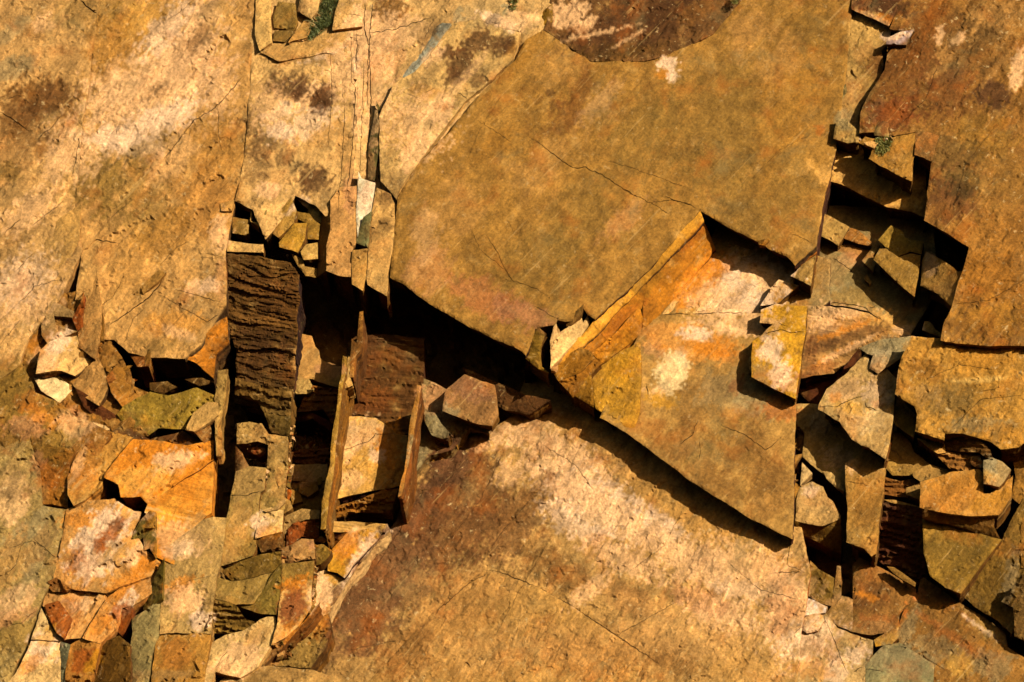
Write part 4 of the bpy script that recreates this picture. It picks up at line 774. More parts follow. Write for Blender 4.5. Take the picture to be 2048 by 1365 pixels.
R('rock_block', 'rock block', 'yellow crusted block with a white streak and a black shadow under it', 'c8', '1548,712 1640,678 1825,690 1812,830 1790,1000 1755,1240 1640,1190 1490,1112 1500,900 1545,870 1620,800 1540,790', -30, -.02, .05, (214, 154, 54), side='drk', thick=40, step=2, mat='coarse')
R('rock_chip', 'rock chip', 'small pale shard at the left corner of the yellow crusted block', 'c8', '1478,1000 1500,960 1520,1000 1500,1060 1485,1085 1478,1060', -38, 0, 0, (188, 150, 90), thick=24, jamp=.5, side='drk')
R('rock_block', 'rock block', 'tan shard leaning above the yellow block, under the black overhang', 'c8', '1545,690 1600,600 1655,535 1775,568 1700,630 1640,680', -40, .05, -.1, (204, 142, 66), thick=30, side='drk')
R('rock_block', 'rock block', 'small grey triangular block at the right tip of the black overhang', 'c8', '1722,512 1800,440 1875,385 1860,480 1848,572', -14, .05, -.05, (190, 144, 80), thick=70, side='drk', jamp=.7)
# ---------------------------------------------------------------- the slab below the long shadow
R('rock_slab', 'rock slab', 'huge lower slab, purple brown and cream, below the long diagonal shadow', 'f',
  '980,862 1020,835 1050,760 1200,790 1600,1040 1622,1150 1605,1250 1580,1500 600,1500 640,1290 668,1240 690,1175 740,1110 790,1045 812,990 850,930 900,882', -114, .05, .02, (206, 154, 90), mat='coarse', step=3, rough=1.8, sp=4.8, round_=4, side='rst', thick=90)
R('rock_slab', 'rock slab', 'low triangular ledge of tan rock on the bottom middle of the huge lower slab', 'f', '968,1142 1060,1168 1140,1210 1230,1272 1320,1332 1400,1500 640,1500 700,1400 780,1320 850,1240 900,1190', -108, .05, .02, (204, 150, 84), thick=20, step=2.5)
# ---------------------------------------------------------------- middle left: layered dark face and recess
R('layered_rock', 'layered rock', 'dark reddish layered rock face in the shaded hollow below the lichened column', 'c4', '205,560,-22 330,560,-10 560,600,6 690,630,12 752,720,14 748,800,6 764,900,-4 742,990,-14 735,1180,-20 725,1430,-60 690,1750,-100 480,1750,-110 265,1690,-110 280,1300,-70 240,1180,-52 205,1100,-46', 0, 0, 0, (120, 84, 42), mat='strata', strata=(11, 6, 27), thick=120, sp=3.2, rough=1.2, step=0, jamp=1.9, fac=0.9, side=(74, 50, 24))  # dark side colour stands in for shade on the right wall
R('layered_rock', 'layered rock', 'olive brown layered rock under the dark reddish face', 'c5', '268,215 480,270 700,300 690,490 685,640 540,630 490,480 440,400 265,340', -60, .35, -.45, (156, 116, 62), mat='strata', strata=(12, 6, 22), thick=80, step=0)
R('rock_block', 'rock block', 'olive lit corner block at the foot of the layered face', 'c5', '488,475 600,500 690,500 680,655 540,630', -50, .3, -.3, (138, 106, 54), thick=60)
R('rock_slab', 'rock slab', 'sunlit cream tan patch of rock at the edge of the great shadow', 'c5', '700,-110 760,-120 850,-100 870,-40 905,10 915,60 960,95 1020,120 1088,128 1075,260 1060,290 850,225 715,225 705,120', -108, .0, .02, (214, 158, 88), mat='slab', step=1, thick=60)
R('rock_block', 'rock block', 'pale folded lump beneath the sunlit cream patch', 'c5', '705,190 820,225 850,265 870,300 820,335 700,332', -92, .1, .2, (196, 152, 88), thick=40, side='drk')
R('rock_block', 'rock block', 'rust and ochre rubble rock right of the folded lump, left of the long fin', 'c5', '820,320 860,270 1060,300 1060,520 1000,560 930,450 740,470 780,380', -110, .1, -.35, (150, 96, 40), mat='coarse', strata=(5, 8, 12), side='drk')
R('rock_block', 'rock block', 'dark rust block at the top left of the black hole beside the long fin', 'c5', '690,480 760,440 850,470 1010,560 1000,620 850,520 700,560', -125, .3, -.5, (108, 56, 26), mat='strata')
R('rock_block', 'rock block', 'cracked reddish strata under the black hole beside the long fin', 'c5', '680,780 760,750 990,745 980,870 860,880 700,850', -105, .2, -.45, (146, 90, 44), mat='strata', strata=(-4, 9, 9))
R('rock_block', 'rock block', 'pale square block under the reddish strata, left of the long fin', 'c5', '672,870 960,868 965,985 880,1005 690,990', -92, .05, .05, (208, 158, 94), side='drk', thick=40)
R('rock_block', 'rock block', 'crumbling olive rubble rock left of the long fin', 'c5', '640,1010 880,1000 965,985 930,1150 900,1260 640,1250', -98, .05, -.1, (166, 124, 58), mat='coarse', step=7, rough=3.5)
R('rock_block', 'rock block', 'crumpled tan rubble rock right of the long black gap', 'c5', '275,560 370,545 470,560 520,640 670,660 668,900 650,1010 600,1040 560,960 500,900 520,720 440,690 360,710 275,715', -46, .05, -.05, (188, 144, 82), mat='coarse', step=7, rough=3.2, side='drk', thick=70)
R('rock_block', 'rock block', 'rounded red brown stone sitting in the dark pocket right of the long black gap', 'c5', '330,740 420,705 505,720 500,800 450,810 370,770', -78, .3, -.1, (156, 82, 40), bow=10, thick=30)
R('rock_block', 'rock block', 'smooth brown boulder edge below the dark pocket, beside the long black gap', 'c5', '268,730 320,780 370,880 340,930 268,935', -30, .2, -.1, (152, 100, 54), bow=6, thick=50)
R('rock_column', 'rock column', 'tan grey column right of the foot of the long black gap', 'c5', '272,920 370,885 497,895 490,1060 460,1080 450,1160 438,1365 420,1520 405,1560 160,1640 130,1500 200,1280 240,1100', -14, .03, .02, (186, 144, 80), step=2, side='drk', thick=110)
R('rock_block', 'rock block', 'dark olive belly of rock below the tan grey column', 'c6', '155,535 300,460 400,425 600,385 612,470 545,542 400,580 240,605', -20, .0, -.5, (150, 114, 54), step=2, side='drk', thick=60, mat='coarse')
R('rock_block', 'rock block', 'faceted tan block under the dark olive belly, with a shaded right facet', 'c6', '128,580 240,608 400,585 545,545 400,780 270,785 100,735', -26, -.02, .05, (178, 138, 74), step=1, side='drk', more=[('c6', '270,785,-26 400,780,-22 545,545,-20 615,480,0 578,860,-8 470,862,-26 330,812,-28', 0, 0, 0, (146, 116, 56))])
R('rock_block', 'rock block', 'low brown layered rock above the cream block at lower left', 'c6', '95,740 270,785 340,885 425,920 300,985 180,1005 75,1005', -44, .1, -.45, (142, 106, 50), mat='strata', strata=(4, 7, 12), side='drk')
R('rock_block', 'rock block', 'large cream block at the bottom left, right of the plain ochre block', 'c6', '70,1075 200,1010 330,970 450,900 560,862 575,960 535,1080 440,1250 300,1330 120,1290 20,1500 -10,1500', -22, -.05, .08, (230, 180, 110), step=2, thick=80)
R('rock_column', 'rock column', 'narrow grey tan column between the tan grey column and the rubble', 'c5', '497,900 560,950 590,1040 650,1010 645,1240 560,1230 470,1250 440,1300 460,1080', -24, .05, 0, (180, 140, 78), step=1.5, side='drk')
R('rock_block', 'rock block', 'bright cream block above a small red brown box, low in the rubble', 'c6', '440,85 530,60 628,78 618,240 520,262 412,292 425,180', -14, -.05, .06, (236, 184, 112), step=1, side='brn', thick=50)
R('rock_block', 'rock block', 'small red brown box shaped rock under the bright cream block', 'c6', '410,292 520,262 615,242 605,375 460,398 425,330', -34, .15, -.5, (144, 96, 50), side='drk', thick=50)
R('rock_block', 'rock block', 'rust red broken rock beside the dark crack, low in the rubble', 'c6', '690,180 830,140 895,150 890,270 840,300 760,270 700,330 640,350 650,240', -40, .1, -.3, (160, 88, 40), mat='coarse', step=6, rough=3, side='drk')
R('rock_block', 'rock block', 'tan boulder in the rubble left of the rust red broken rock', 'c6', '640,110 760,70 900,80 895,140 790,150 690,180 620,260', -30, .15, .1, (184, 140, 82), side='drk')
R('rock_block', 'rock block', 'crumbly olive and pink rubble rock below the rust red one', 'c6', '600,360 700,330 760,290 850,300 860,440 780,440 700,470 620,480', -48, .0, .0, (180, 130, 78), mat='coarse', step=8, rough=4, side='drk', bow=8)
R('rock_block', 'rock block', 'olive tan block above the rust stained upright slab', 'c6', '622,482 740,465 850,450 838,640 780,590 650,650 600,700', -28, .0, -.15, (170, 130, 66), step=1.5, side='drk')
R('rock_slab', 'rock slab', 'upright slab with a rust brown centre and pale rim, low left of the huge slab', 'c6', '600,690 700,620 785,590 838,640 835,800 760,930 640,1030 530,1090 575,950', -22, -.05, .05, (232, 172, 98), step=1.5, more=[('c6', '530,1090 640,1030 760,925 900,760 700,1010 560,1160 430,1290 470,1180', -36, .2, -.2, (178, 118, 60))])
R('rock_fin', 'rock fin', 'long thin ochre fin running down beside the orange block, throwing a dark shadow line', 'c5', '1085,45 1120,55 1108,160 1076,330 1062,420 1050,520 1046,640 1030,760 1012,900 1002,1010 975,1130 962,1290 955,1360 918,1360 925,1150 945,1060 955,980 985,860 992,780 1008,640 1015,560 1040,400 1050,300 1072,180', 4, .0, .0, (184, 136, 62), side=(150, 100, 42), thick=130, jamp=1.1, step=0)
R('rock_fin', 'rock fin', 'short ochre sliver high in the great shadow above the long fin', 'c4', '1212,1000 1240,995 1232,1150 1215,1290 1185,1330 1165,1500 1135,1500 1148,1200 1185,1240', -10, .0, .0, (178, 122, 58), side=(130, 84, 36), thick=130, jamp=.6, step=0)
R('rock_fin', 'rock fin', 'cream chip joined to the upper part of the long fin', 'c5', '1128,50 1165,60 1130,180 1160,270 1085,300 1100,170', -10, .0, .0, (210, 160, 90), thick=50, jamp=.5, step=0)
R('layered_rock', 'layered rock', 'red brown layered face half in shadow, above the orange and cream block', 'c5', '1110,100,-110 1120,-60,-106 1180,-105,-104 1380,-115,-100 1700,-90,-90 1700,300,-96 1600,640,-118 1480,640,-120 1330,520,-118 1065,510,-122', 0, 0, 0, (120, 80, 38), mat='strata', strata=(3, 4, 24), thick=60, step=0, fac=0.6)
R('rock_block', 'rock block', 'orange and cream squared block between the two long fins', 'c5', '1065,505 1200,505 1335,515 1400,560 1490,635 1572,650 1560,850 1545,950 1508,1035 1280,1080 1020,1130 1040,900', -84, -.02, .03, (232, 172, 92), step=1, side=(96, 54, 22), thick=44)
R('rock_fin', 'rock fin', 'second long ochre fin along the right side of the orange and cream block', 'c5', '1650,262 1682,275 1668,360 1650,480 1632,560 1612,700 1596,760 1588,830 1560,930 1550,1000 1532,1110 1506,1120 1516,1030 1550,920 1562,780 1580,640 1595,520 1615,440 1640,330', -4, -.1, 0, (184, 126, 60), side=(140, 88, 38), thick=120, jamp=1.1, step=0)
R('rock_ledge', 'rock ledge', 'brown layered ledge under the orange and cream block', 'c5', '975,1200 1200,1140 1400,1060 1505,1050 1460,1200 1420,1240 1200,1230 975,1290', -92, .0, -.5, (176, 116, 50), mat='strata', strata=(-8, 9, 11), side='drk', thick=50)
R('rock_ledge', 'rock ledge', 'tan ledge beneath the brown layered ledge, above the gold corner block', 'c6', '945,165 1150,160 1400,185 1385,240 1110,245 935,245', -84, .0, .1, (214, 160, 88), mat='strata', side=(96, 54, 30), thick=30, step=0)
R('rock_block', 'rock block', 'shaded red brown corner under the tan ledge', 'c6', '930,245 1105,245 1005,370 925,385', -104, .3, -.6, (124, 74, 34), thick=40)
R('rock_block', 'rock block', 'gold and orange corner block wedged against the huge lower slab', 'c6', '958,430 1010,350 1110,240 1390,190 1350,280 1240,390 1150,480 1080,585 1030,550 955,530', -76, -.05, .1, (216, 154, 62), side=(96, 60, 34), thick=30, step=2)
R('rock_column', 'rock column', 'cream column below the gold corner block, beside the huge lower slab', 'c6', '895,480 925,520 1055,585 1140,500 1240,380 1350,290 1400,180 1420,220 1180,480 1060,680 960,850 860,1000 760,1060 830,860 850,640', -84, -.05, .05, (238, 192, 126), step=1.5)
R('rock_block', 'rock block', 'flat olive chip between the long fin foot and the cream column', 'c6', '870,340 925,335 990,380 960,430 900,480 855,490 860,400', -50, .2, .0, (156, 118, 54), side='drk')
R('rock_block', 'rock block', 'green grey and orange broken rock in the notch right of the second fin', 'c5', '1690,208 1860,290 2150,480 2200,640 2050,600 1960,700 1900,760 1750,800 1600,960 1625,700 1665,480', -98, .05, .0, (176, 140, 88), mat='coarse', step=4, rough=2.4)
R('rock_block', 'rock block', 'grey green fallen shard leaning in the notch right of the second fin', 'c5', '1700,470 1780,480 1830,560 1900,640 1880,690 1760,650 1710,560', -66, .2, -.2, (158, 132, 84), side='drk', thick=30)
R('rock_block', 'rock block', 'flat rectangular tan plate leaning over a black slot, above the purple slab edge', 'f', '890,778 930,750 990,770 998,830 985,852 960,850 925,838 885,822', -56, .0, .05, (182, 130, 78), side='drk', thick=26)
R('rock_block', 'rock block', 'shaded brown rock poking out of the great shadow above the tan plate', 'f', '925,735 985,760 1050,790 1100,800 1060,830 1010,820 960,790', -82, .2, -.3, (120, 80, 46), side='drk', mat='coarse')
R('rock_block', 'rock block', 'bottom left rubble of olive rocks against the huge lower slab', 'c6', '760,1000 870,900 960,850 985,960 960,1030 940,1100 880,1180 830,1260 680,1250 520,1240 600,1150', -62, .0, -.2, (172, 132, 72), mat='coarse', step=6, rough=3, side='drk')
R('rock_block', 'rock block', 'brown rounded ledge along the bottom edge, left of centre', 'c6', '150,1365 240,1285 420,1262 520,1240 700,1262 850,1270 1000,1330 1060,1600 100,1600', -46, .0, .15, (190, 142, 82), mat='coarse', step=4, bow=8)
# ---------------------------------------------------------------- right side
R('rock_block', 'rock block', 'purple brown block with a cream lower lip at the top right', 'c9', '605,-560 990,-560 985,-30 930,100 868,200 680,112 588,75', -4, .02, .1, (134, 86, 54), mat='coarse', side='drk', thick=50, step=2)
R('rock_column', 'rock column', 'tan column right of the great slab edge, under the purple brown block', 'c9', '575,60 700,80 900,180 865,330 815,390 840,495 800,600 720,720 660,820 640,900 650,1010 560,1000 452,1055 470,880 500,640 540,340', -12, .03, .03, (196, 150, 86), step=2, side='drk', thick=80)
R('rock_chip', 'rock chip', 'small grey shard sticking out beside the great slab edge at the upper right', 'c9', '500,650 545,640 555,690 520,760 490,770', -8, .3, 0, (160, 132, 80), side='drk', thick=20, jamp=.4)
R('rock_plate', 'rock plate', 'large rust brown plate at the upper right, overhanging black hollows', 'f',
  '1808,-140 2190,-140 2190,700 2048,692 1960,692 1900,684 1880,682 1886,650 1903,612 1912,580 1925,540 1938,494 1900,470 1848,441 1856,380 1863,322 1872,275 1830,265 1790,272 1745,265 1718,268 1722,225 1740,185 1770,140 1775,108 1800,80 1812,92 1830,65 1778,58 1794,25',
  28, .0, .09, (166, 116, 60), mat='coarse', side='drk', thick=170, step=3.5, rough=2.2, sp=5)
R('rock_chip', 'rock chip', 'white crystalline chunk on the edge of the rust brown plate', 'c9', '855,285 960,240 1062,232 1015,300 1005,342 850,335', 18, .0, .1, (248, 222, 186), side='drk', thick=36, mat='coarse', jamp=.7)
R('rock_block', 'rock block', 'pale grey nub of rock above the mossy ledge at right', 'c9', '745,985 815,895 900,930 885,1040 760,1030', 16, .1, .1, (180, 146, 88), side='drk', thick=36, bow=5)
R('rock_block', 'rock block', 'small tan stones beside the slab edge above the black overhang at right', 'c9', '452,1055 470,900 540,900 640,1000 645,1080 560,1085', 6, .1, .05, (188, 146, 84), mat='coarse', side='drk', thick=70, step=4)
R('rock_ledge', 'rock ledge', 'tan mossy ledge over the black hollows right of the great slab', 'c9', '640,1085 690,1040 800,1060 930,1035 1075,1010 1062,1180 1052,1250 1045,1380 920,1320 810,1262 720,1205 750,1130', 26, .0, .1, (190, 136, 66), side='drk', thick=70, step=2)
R('rock_column', 'rock column', 'short rust topped column above a black slot, right of the mossy ledge', 'c9', '1075,1010 1160,1000 1245,1030 1200,1225 1120,1195 1060,1178', 28, .0, .1, (184, 124, 66), side='drk', thick=50, step=1)
R('rock_ledge', 'rock ledge', 'sunlit tan shelf under the mossy ledge, edged by black shadow', 'c10', '430,-170 700,-200 1150,-120 1160,370 1040,318 850,278 700,205 550,128 425,90', -38, .0, .0, (226, 166, 88), side='drk', thick=120, step=1)
R('rock_plate', 'rock plate', 'grey green plate right of the great slab edge, below the black hollows', 'c10', '345,270 1200,300 1250,900 1150,1060 1040,1248 800,1130 720,1070 500,1030 258,1010 300,700', -96, .0, .06, (166, 136, 86), mat='slab', step=2, thick=60)
R('rock_block', 'rock block', 'small square tan block leaning under the shelf beside the great slab', 'c10', '338,390 382,332 572,432 530,510 492,578 415,530 330,488', -72, -.0, .0, (196, 150, 84), side='drk', thick=30, jamp=.6, step=0)
R('rock_block', 'rock block', 'small orange brown block right of the square tan block', 'c10', '525,520 582,440 640,460 742,548 735,575 640,560', -82, .0, .0, (188, 126, 62), side='drk', thick=24, jamp=.6, step=0)
R('rock_block', 'rock block', 'grey squarish chip at the left of the triangular block', 'c10', '665,690 745,590 772,522 800,570 790,600 750,650 775,705 755,772', -66, .05, -.05, (178, 142, 84), side='drk', thick=24, jamp=.5, step=0)
R('rock_block', 'rock block', 'humped olive tan block above the triangular block, in the black hollow', 'c10', '790,530 885,422 975,465 992,515 1060,535 1138,545 1115,640 1030,618 940,655 860,605', -42, .05, .05, (192, 146, 68), side='drk', thick=60, jamp=.8, step=1)
R('rock_block', 'rock block', 'triangular tan block pointing down between two black shadows at right', 'c10', '755,680 800,600 850,598 945,660 1035,632 1112,650 1095,800 1068,962 950,870 860,780', -40, .05, .0, (180, 134, 68), side='drk', thick=50, jamp=.6, step=0)
R('rock_chip', 'rock chip', 'tiny tan chip in the shadow left of the triangular block', 'c10', '680,825 705,795 740,850 725,870', -84, 0, 0, (190, 144, 80), thick=14, jamp=.3, step=0)
R('rock_slab', 'rock slab', 'tan cream wedge between the black hollows and the rust brown plate', 'c10', '1150,618,-40 1280,690,-20 1405,775,20 1420,765,50 1400,900,50 1345,1032,50 1240,945,20 1112,880,-40 1120,700,-44', 0, 0, 0, (220, 162, 86), side='drk', thick=60, step=1)
R('rock_block', 'rock block', 'little tan stub at the bottom of the black hollow above the ochre plate', 'c10', '1140,1150 1180,1150 1215,1190 1225,1212 1268,1240 1262,1270 1125,1215', -44, 0, .1, (190, 144, 80), side='drk', thick=30, jamp=.6)
R('rock_slab', 'rock slab', 'swirled cream and brown rock under the grey green plate', 'c11', '235,-190 500,-170 720,-130 800,-80 1040,20 1030,52 900,70 650,135 560,240 450,335 300,350 190,372 210,190', -66, .0, -.10, (196, 142, 82), side=(110, 58, 26), mat='strata', strata=(-26, 3, 26), thick=44, step=0)
R('rock_slab', 'rock slab', 'red brown shaded band under the swirled rock', 'c11', '185,372 300,345 450,330 560,235 650,130 690,150 560,310 460,405 390,440 330,600 180,470', -96, .2, -.4, (126, 72, 34), mat='strata', thick=30, step=0)
R('rock_block', 'rock block', 'blue grey knob of rock above the scalloped cream rock', 'c11', '640,140 740,95 850,70 1040,45 1010,150 960,220 870,275 790,330 722,295 752,190 700,180', -8, .1, .05, (178, 148, 100), side='drk', thick=40, bow=6, mat='coarse')
R('rock_block', 'rock block', 'cream scalloped rock with a broken lower edge, left of the ochre plate', 'c11', '345,560 400,450 560,320 700,170 760,340 850,282 930,370 918,500 900,700 868,900 842,985 720,892 660,872 590,830 500,700 450,680 400,640 338,600', -12, .0, .03, (214, 166, 100), side='drk', thick=70, step=3, mat='coarse')
R('rock_block', 'rock block', 'speckled tan block under the scalloped rock, notched by its black shadow', 'c11', '155,560 330,560 700,780 720,900 600,1010 545,1010 540,1235 400,1120 215,962 230,780 150,690', -84, .0, .0, (204, 158, 92), mat='coarse', side='drk', thick=50, step=2)
R('rock_block', 'rock block', 'small dark rounded stone at the left edge of the speckled block', 'c11', '160,830 225,780 215,930 160,900', -96, .3, 0, (140, 98, 54), thick=30)
R('rock_column', 'rock column', 'ochre stub between the brown slab edge and the speckled block', 'c11', '125,960 215,940 150,1040 140,1140 195,1180 195,1300 160,1450 90,1380 60,1200', -84, .2, 0, (186, 130, 60), step=1, side='drk')
R('rock_chip', 'rock chip', 'cream triangular chip with dark slots around it, below the speckled block', 'c11', '215,1005 290,1085 200,1180', -74, 0, 0, (222, 176, 112), thick=24, jamp=.5, step=0)
R('rock_block', 'rock block', 'tan block with an olive underside, above the end of the long shadow', 'c12', '165,0 190,-90 280,-140 370,-100 400,-20 440,10 502,125 495,145 360,200 160,160', -78, .0, .05, (208, 158, 94), side='drk', thick=50, step=2, mat='coarse',
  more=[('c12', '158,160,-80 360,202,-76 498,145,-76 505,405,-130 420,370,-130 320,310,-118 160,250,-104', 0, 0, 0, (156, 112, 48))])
R('rock_block', 'rock block', 'smooth tan block with a crack line, right of the narrow black shadow', 'c11', '540,1150 545,1010 610,970 680,880 750,930 840,1005 832,1240 800,1430 775,1700 740,1720 680,1660 545,1610 560,1360', -56, .0, .0, (188, 138, 72), side='drk', thick=90, step=1.5)
R('rock_plate', 'rock plate', 'ochre mottled plate at the right edge, above the stacked thin layers', 'c11', '930,372 960,220 1010,120 1040,45 1270,70 1430,95 1700,120 2400,130 2400,900 1896,862 1860,890 1720,905 1640,850 1560,822 1440,790 1300,785 1290,840 1180,800 1065,772 1085,640 1062,580 920,490',
  26, .0, -.14, (200, 144, 70), mat='coarse', side='drk', thick=110, step=3, rough=2.2)
R('rock_block', 'rock block', 'olive shaded block between two black notches under the ochre plate', 'c11', '905,560 1000,640 1075,685 1062,820 980,770 900,705', -30, .1, .05, (160, 122, 56), side='drk', thick=60, step=1)
R('rock_slab', 'rock slab', 'tan slab with small cracks under the diagonal black shadow at right', 'c11', '868,905 890,770 960,780 1045,860 1060,930 1180,1010 1335,1065 1330,1105 1200,1130 1110,1155 1060,1105 900,1105 838,1050', -58, .0, .0, (186, 140, 72), side='drk', thick=40, step=2)
R('rock_slab', 'rock slab', 'thin cream layer wedged beneath the ochre plate', 'c11', '1085,822 1200,850 1295,865 1300,935 1240,940 1180,905', -26, .0, .1, (214, 156, 84), side='drk', thick=30, jamp=.7, step=0)
R('rock_slab', 'rock slab', 'stack of thin rust brown layers below the ochre plate', 'c11', '1175,900 1300,925 1480,940 1560,945 1595,1040 1480,1070 1365,1075 1270,990', -34, .0, -.15, (174, 118, 60), mat='strata', strata=(2, 6, 12), side='drk', thick=30, step=0)
R('rock_block', 'rock block', 'dark brown layered wedge shaded under the ochre plate', 'c11', '1295,790 1450,795 1560,830 1640,915 1660,985 1600,965 1550,930 1300,915', -8, .4, -.4, (140, 98, 52), mat='strata', strata=(8, 5, 10), side='drk', thick=40, step=0)
R('rock_block', 'rock block', 'small pale grey block with an orange base, right of the thin rust layers', 'c11', '1588,990 1660,972 1730,1000 1795,1060 1750,1150 1705,1190 1590,1165', -4, .05, .0, (190, 152, 98), side='drk', thick=50, jamp=.7, step=0)
R('rock_block', 'rock block', 'broad flat topped orange tan block at the right with a brown lower face', 'c11', '1110,1155 1250,1110 1340,1075 1480,1070 1560,1050 1592,1100 1592,1238 1640,1238 1700,1190 1810,1110 1800,1270 1750,1340 1700,1410 1500,1420 1300,1390 1105,1350', -22, .0, .04, (212, 148, 72), side='drk', thick=60, step=1.5,
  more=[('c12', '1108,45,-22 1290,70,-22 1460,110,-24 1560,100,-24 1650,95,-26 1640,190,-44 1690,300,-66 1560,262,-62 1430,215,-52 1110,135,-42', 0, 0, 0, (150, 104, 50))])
R('rock_slab', 'rock slab', 'small rust brown strip left of the broad flat topped block', 'c11', '830,1110 960,1150 1060,1130 1100,1200 1105,1300 1000,1275 825,1250', -74, .0, -.2, (148, 96, 46), mat='strata', side='drk', strata=(2, 6, 12), thick=30, step=0)
R('rock_chip', 'rock chip', 'small tan stones beside the rust brown strip', 'c11', '1000,1200 1060,1180 1105,1160 1110,1290 1060,1270 1000,1250', -56, .1, 0, (178, 134, 76), side='drk', thick=24, jamp=.7)
R('rock_slab', 'rock slab', 'thin tan sill at the top of the dark shaded column', 'c12', '820,0 900,0 1110,55 1105,80 1000,60 870,20', -76, 0, 0, (196, 146, 80), thick=20, jamp=.5, step=0)
R('rock_slab', 'rock slab', 'olive faced slab below the brown lower face at right, with one sunlit corner', 'c12', '1108,130 1250,160 1440,215 1700,300 1560,480 1400,700 1280,660 1170,570 1120,400', -62, .03, -.03, (168, 126, 58), side='drk', thick=90, step=1)
R('rock_slab', 'rock slab', 'shaded olive brown slab slanting down toward the lower right corner', 'c12', '1390,700 1560,480 1700,300 1760,180 1800,100 1870,-20 1960,-20 1950,600 1880,700 1780,1010 1680,905 1500,800', -76, .26, -.10, (166, 124, 62), side='drk', thick=60, step=3, mat='coarse')
R('rock_block', 'rock block', 'brown upright rock at the right edge above the lower right corner', 'c11', '1800,1270 1830,1110 1810,1000 1840,930 1896,900 2400,860 2400,1800 1880,1800 1870,1330', -50, .15, -.1, (184, 130, 62), mat='coarse', side='drk', step=3)
R('rock_block', 'rock block', 'dark crumbling rock at the right edge close to the lower right corner', 'c12', '1850,560 2200,500 2200,1090 1960,1080 1800,1020 1790,800 1700,760', -58, .2, -.3, (140, 104, 58), mat='coarse', side='drk', step=5)
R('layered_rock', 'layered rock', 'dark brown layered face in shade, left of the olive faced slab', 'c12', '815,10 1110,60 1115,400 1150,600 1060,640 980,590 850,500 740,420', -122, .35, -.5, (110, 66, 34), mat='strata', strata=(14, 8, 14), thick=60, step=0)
R('rock_chip', 'rock chip', 'slim brown striped splinter lying on the diagonal shadow at lower right', 'c12', '845,495 900,505 980,560 1060,620 1055,650 960,600 890,545', -88, .1, 0, (162, 118, 60), mat='strata', side='drk', thick=16, jamp=.4, step=0)
R('rock_slab', 'rock slab', 'brown slab with a chestnut stain below the shadow at lower right', 'c12', '590,500 640,425 700,455 850,530 920,580 1065,672 1075,760 980,800 940,860 930,945 850,990 740,1012 590,985', -112, .0, .04, (166, 116, 62), side='drk', step=2, thick=50)
R('rock_slab', 'rock slab', 'broad brown slab reaching the lower right corner', 'c12', '1078,690 1090,600 1120,580 1300,705 1420,790 1560,870 1740,1010 1745,1100 1900,1200 2200,1250 2200,1800 1180,1800 1190,1250 1080,1160 935,1075 930,940 980,800', -110, .0, .04, (170, 120, 62), side='drk', step=3, thick=50)
R('rock_block', 'rock block', 'small olive crusted block in the shadow notch at lower right', 'c12', '222,700 240,560 268,452 350,530 450,585 440,690 430,795 330,770', -104, .1, -.1, (152, 114, 54), mat='coarse', side='drk', thick=40)
R('rock_block', 'rock block', 'thin tan upright rock between the olive block and the black notch', 'c12', '430,800 455,600 470,488 498,490 502,720 560,730 590,745 590,985 480,950 380,870', -108, .05, 0, (196, 146, 92), side='drk', thick=40)
R('rock_chip', 'rock chip', 'bright white wedge shaped rock at the lower right, above the cream rubble', 'c12', '165,720 280,745 402,800 385,845 300,850 205,875 120,800', -86, -.1, .1, (252, 220, 176), side='brn', thick=24, jamp=.6, step=1)
R('rock_slab', 'rock slab', 'cream and grey rubble slab at the bottom, right of the huge lower slab', 'c12', '60,560 220,700 130,800 205,875 390,845 470,960 590,1000 740,1050 740,1150 680,1250 690,1800 0,1800 -20,1300 20,960', -92, .0, .04, (212, 166, 104), mat='coarse', step=4, thick=60)
R('rock_block', 'rock block', 'orange tan lump on the cream and grey rubble slab', 'c12', '180,900 260,860 345,840 378,900 330,980 250,1000 190,960', -88, .05, .1, (222, 160, 88), thick=20, bow=3)
R('rock_slab', 'rock slab', 'blue grey slab at the bottom right between brown and cream ones', 'c12', '680,1240 820,1085 940,1070 1090,1160 1200,1240 1190,1800 660,1800', -98, .0, .05, (158, 140, 94), side='drk', step=2, mat='slab', thick=40)
R('rock_chip', 'rock chip', 'small golden triangular rock between the brown slabs at lower right', 'c12', '745,1045 930,940 935,1030 880,1078 760,1100', -100, 0, .05, (214, 152, 58), side='drk', thick=20, jamp=.6, step=0)
R('rock_fin', 'rock fin', 'shaded triangular spur under the bottom edge of the cracked tan plate', 'c2', '800,790 835,740 856,735 855,795 850,835 810,830', 2, .6, 0, (176, 122, 58), thick=40, jamp=.5, step=0)
R('rock_ledge', 'rock ledge', 'slanting tan splinter across the lower middle of the cracked tan plate', 'c2', '800,385 850,330 905,285 945,300 900,350 840,400 760,470 690,530 640,560 700,480', 9, .22, .1, (186, 134, 70), thick=14, jamp=.8)
R('rock_ledge', 'rock ledge', 'small hooked ledge with a dark lip high on the left of the cracked tan plate', 'c2', '300,215 330,120 420,10 455,-40 440,60 425,165 500,160 540,110 500,150 430,200 340,260', 5, .10, 0, (208, 150, 84), thick=14, jamp=.8)
R('rock_fin', 'rock fin', 'narrow triangular spike where the cracked tan plate meets the tan fin', 'c2', '558,640 575,560 580,500 590,600 592,690 575,690', 12, .5, 0, (160, 112, 52), thick=30, jamp=.4, step=0)
R('rock_block', 'rock block', 'rust splinter between the tan wedge and the brown wedge in the left hollow', 'c2', '600,900 640,860 680,940 720,1040 700,1070 650,1010', -10, -.4, .1, (168, 104, 48), thick=30)
R('rock_chip', 'rock chip', 'two joined pale chips lying under the rust rubble strip at left', 'c2', '530,1150 560,1160 600,1170 625,1190 600,1200 570,1190 540,1175', -20, 0, .1, (238, 186, 118), thick=18, jamp=.4, step=0)
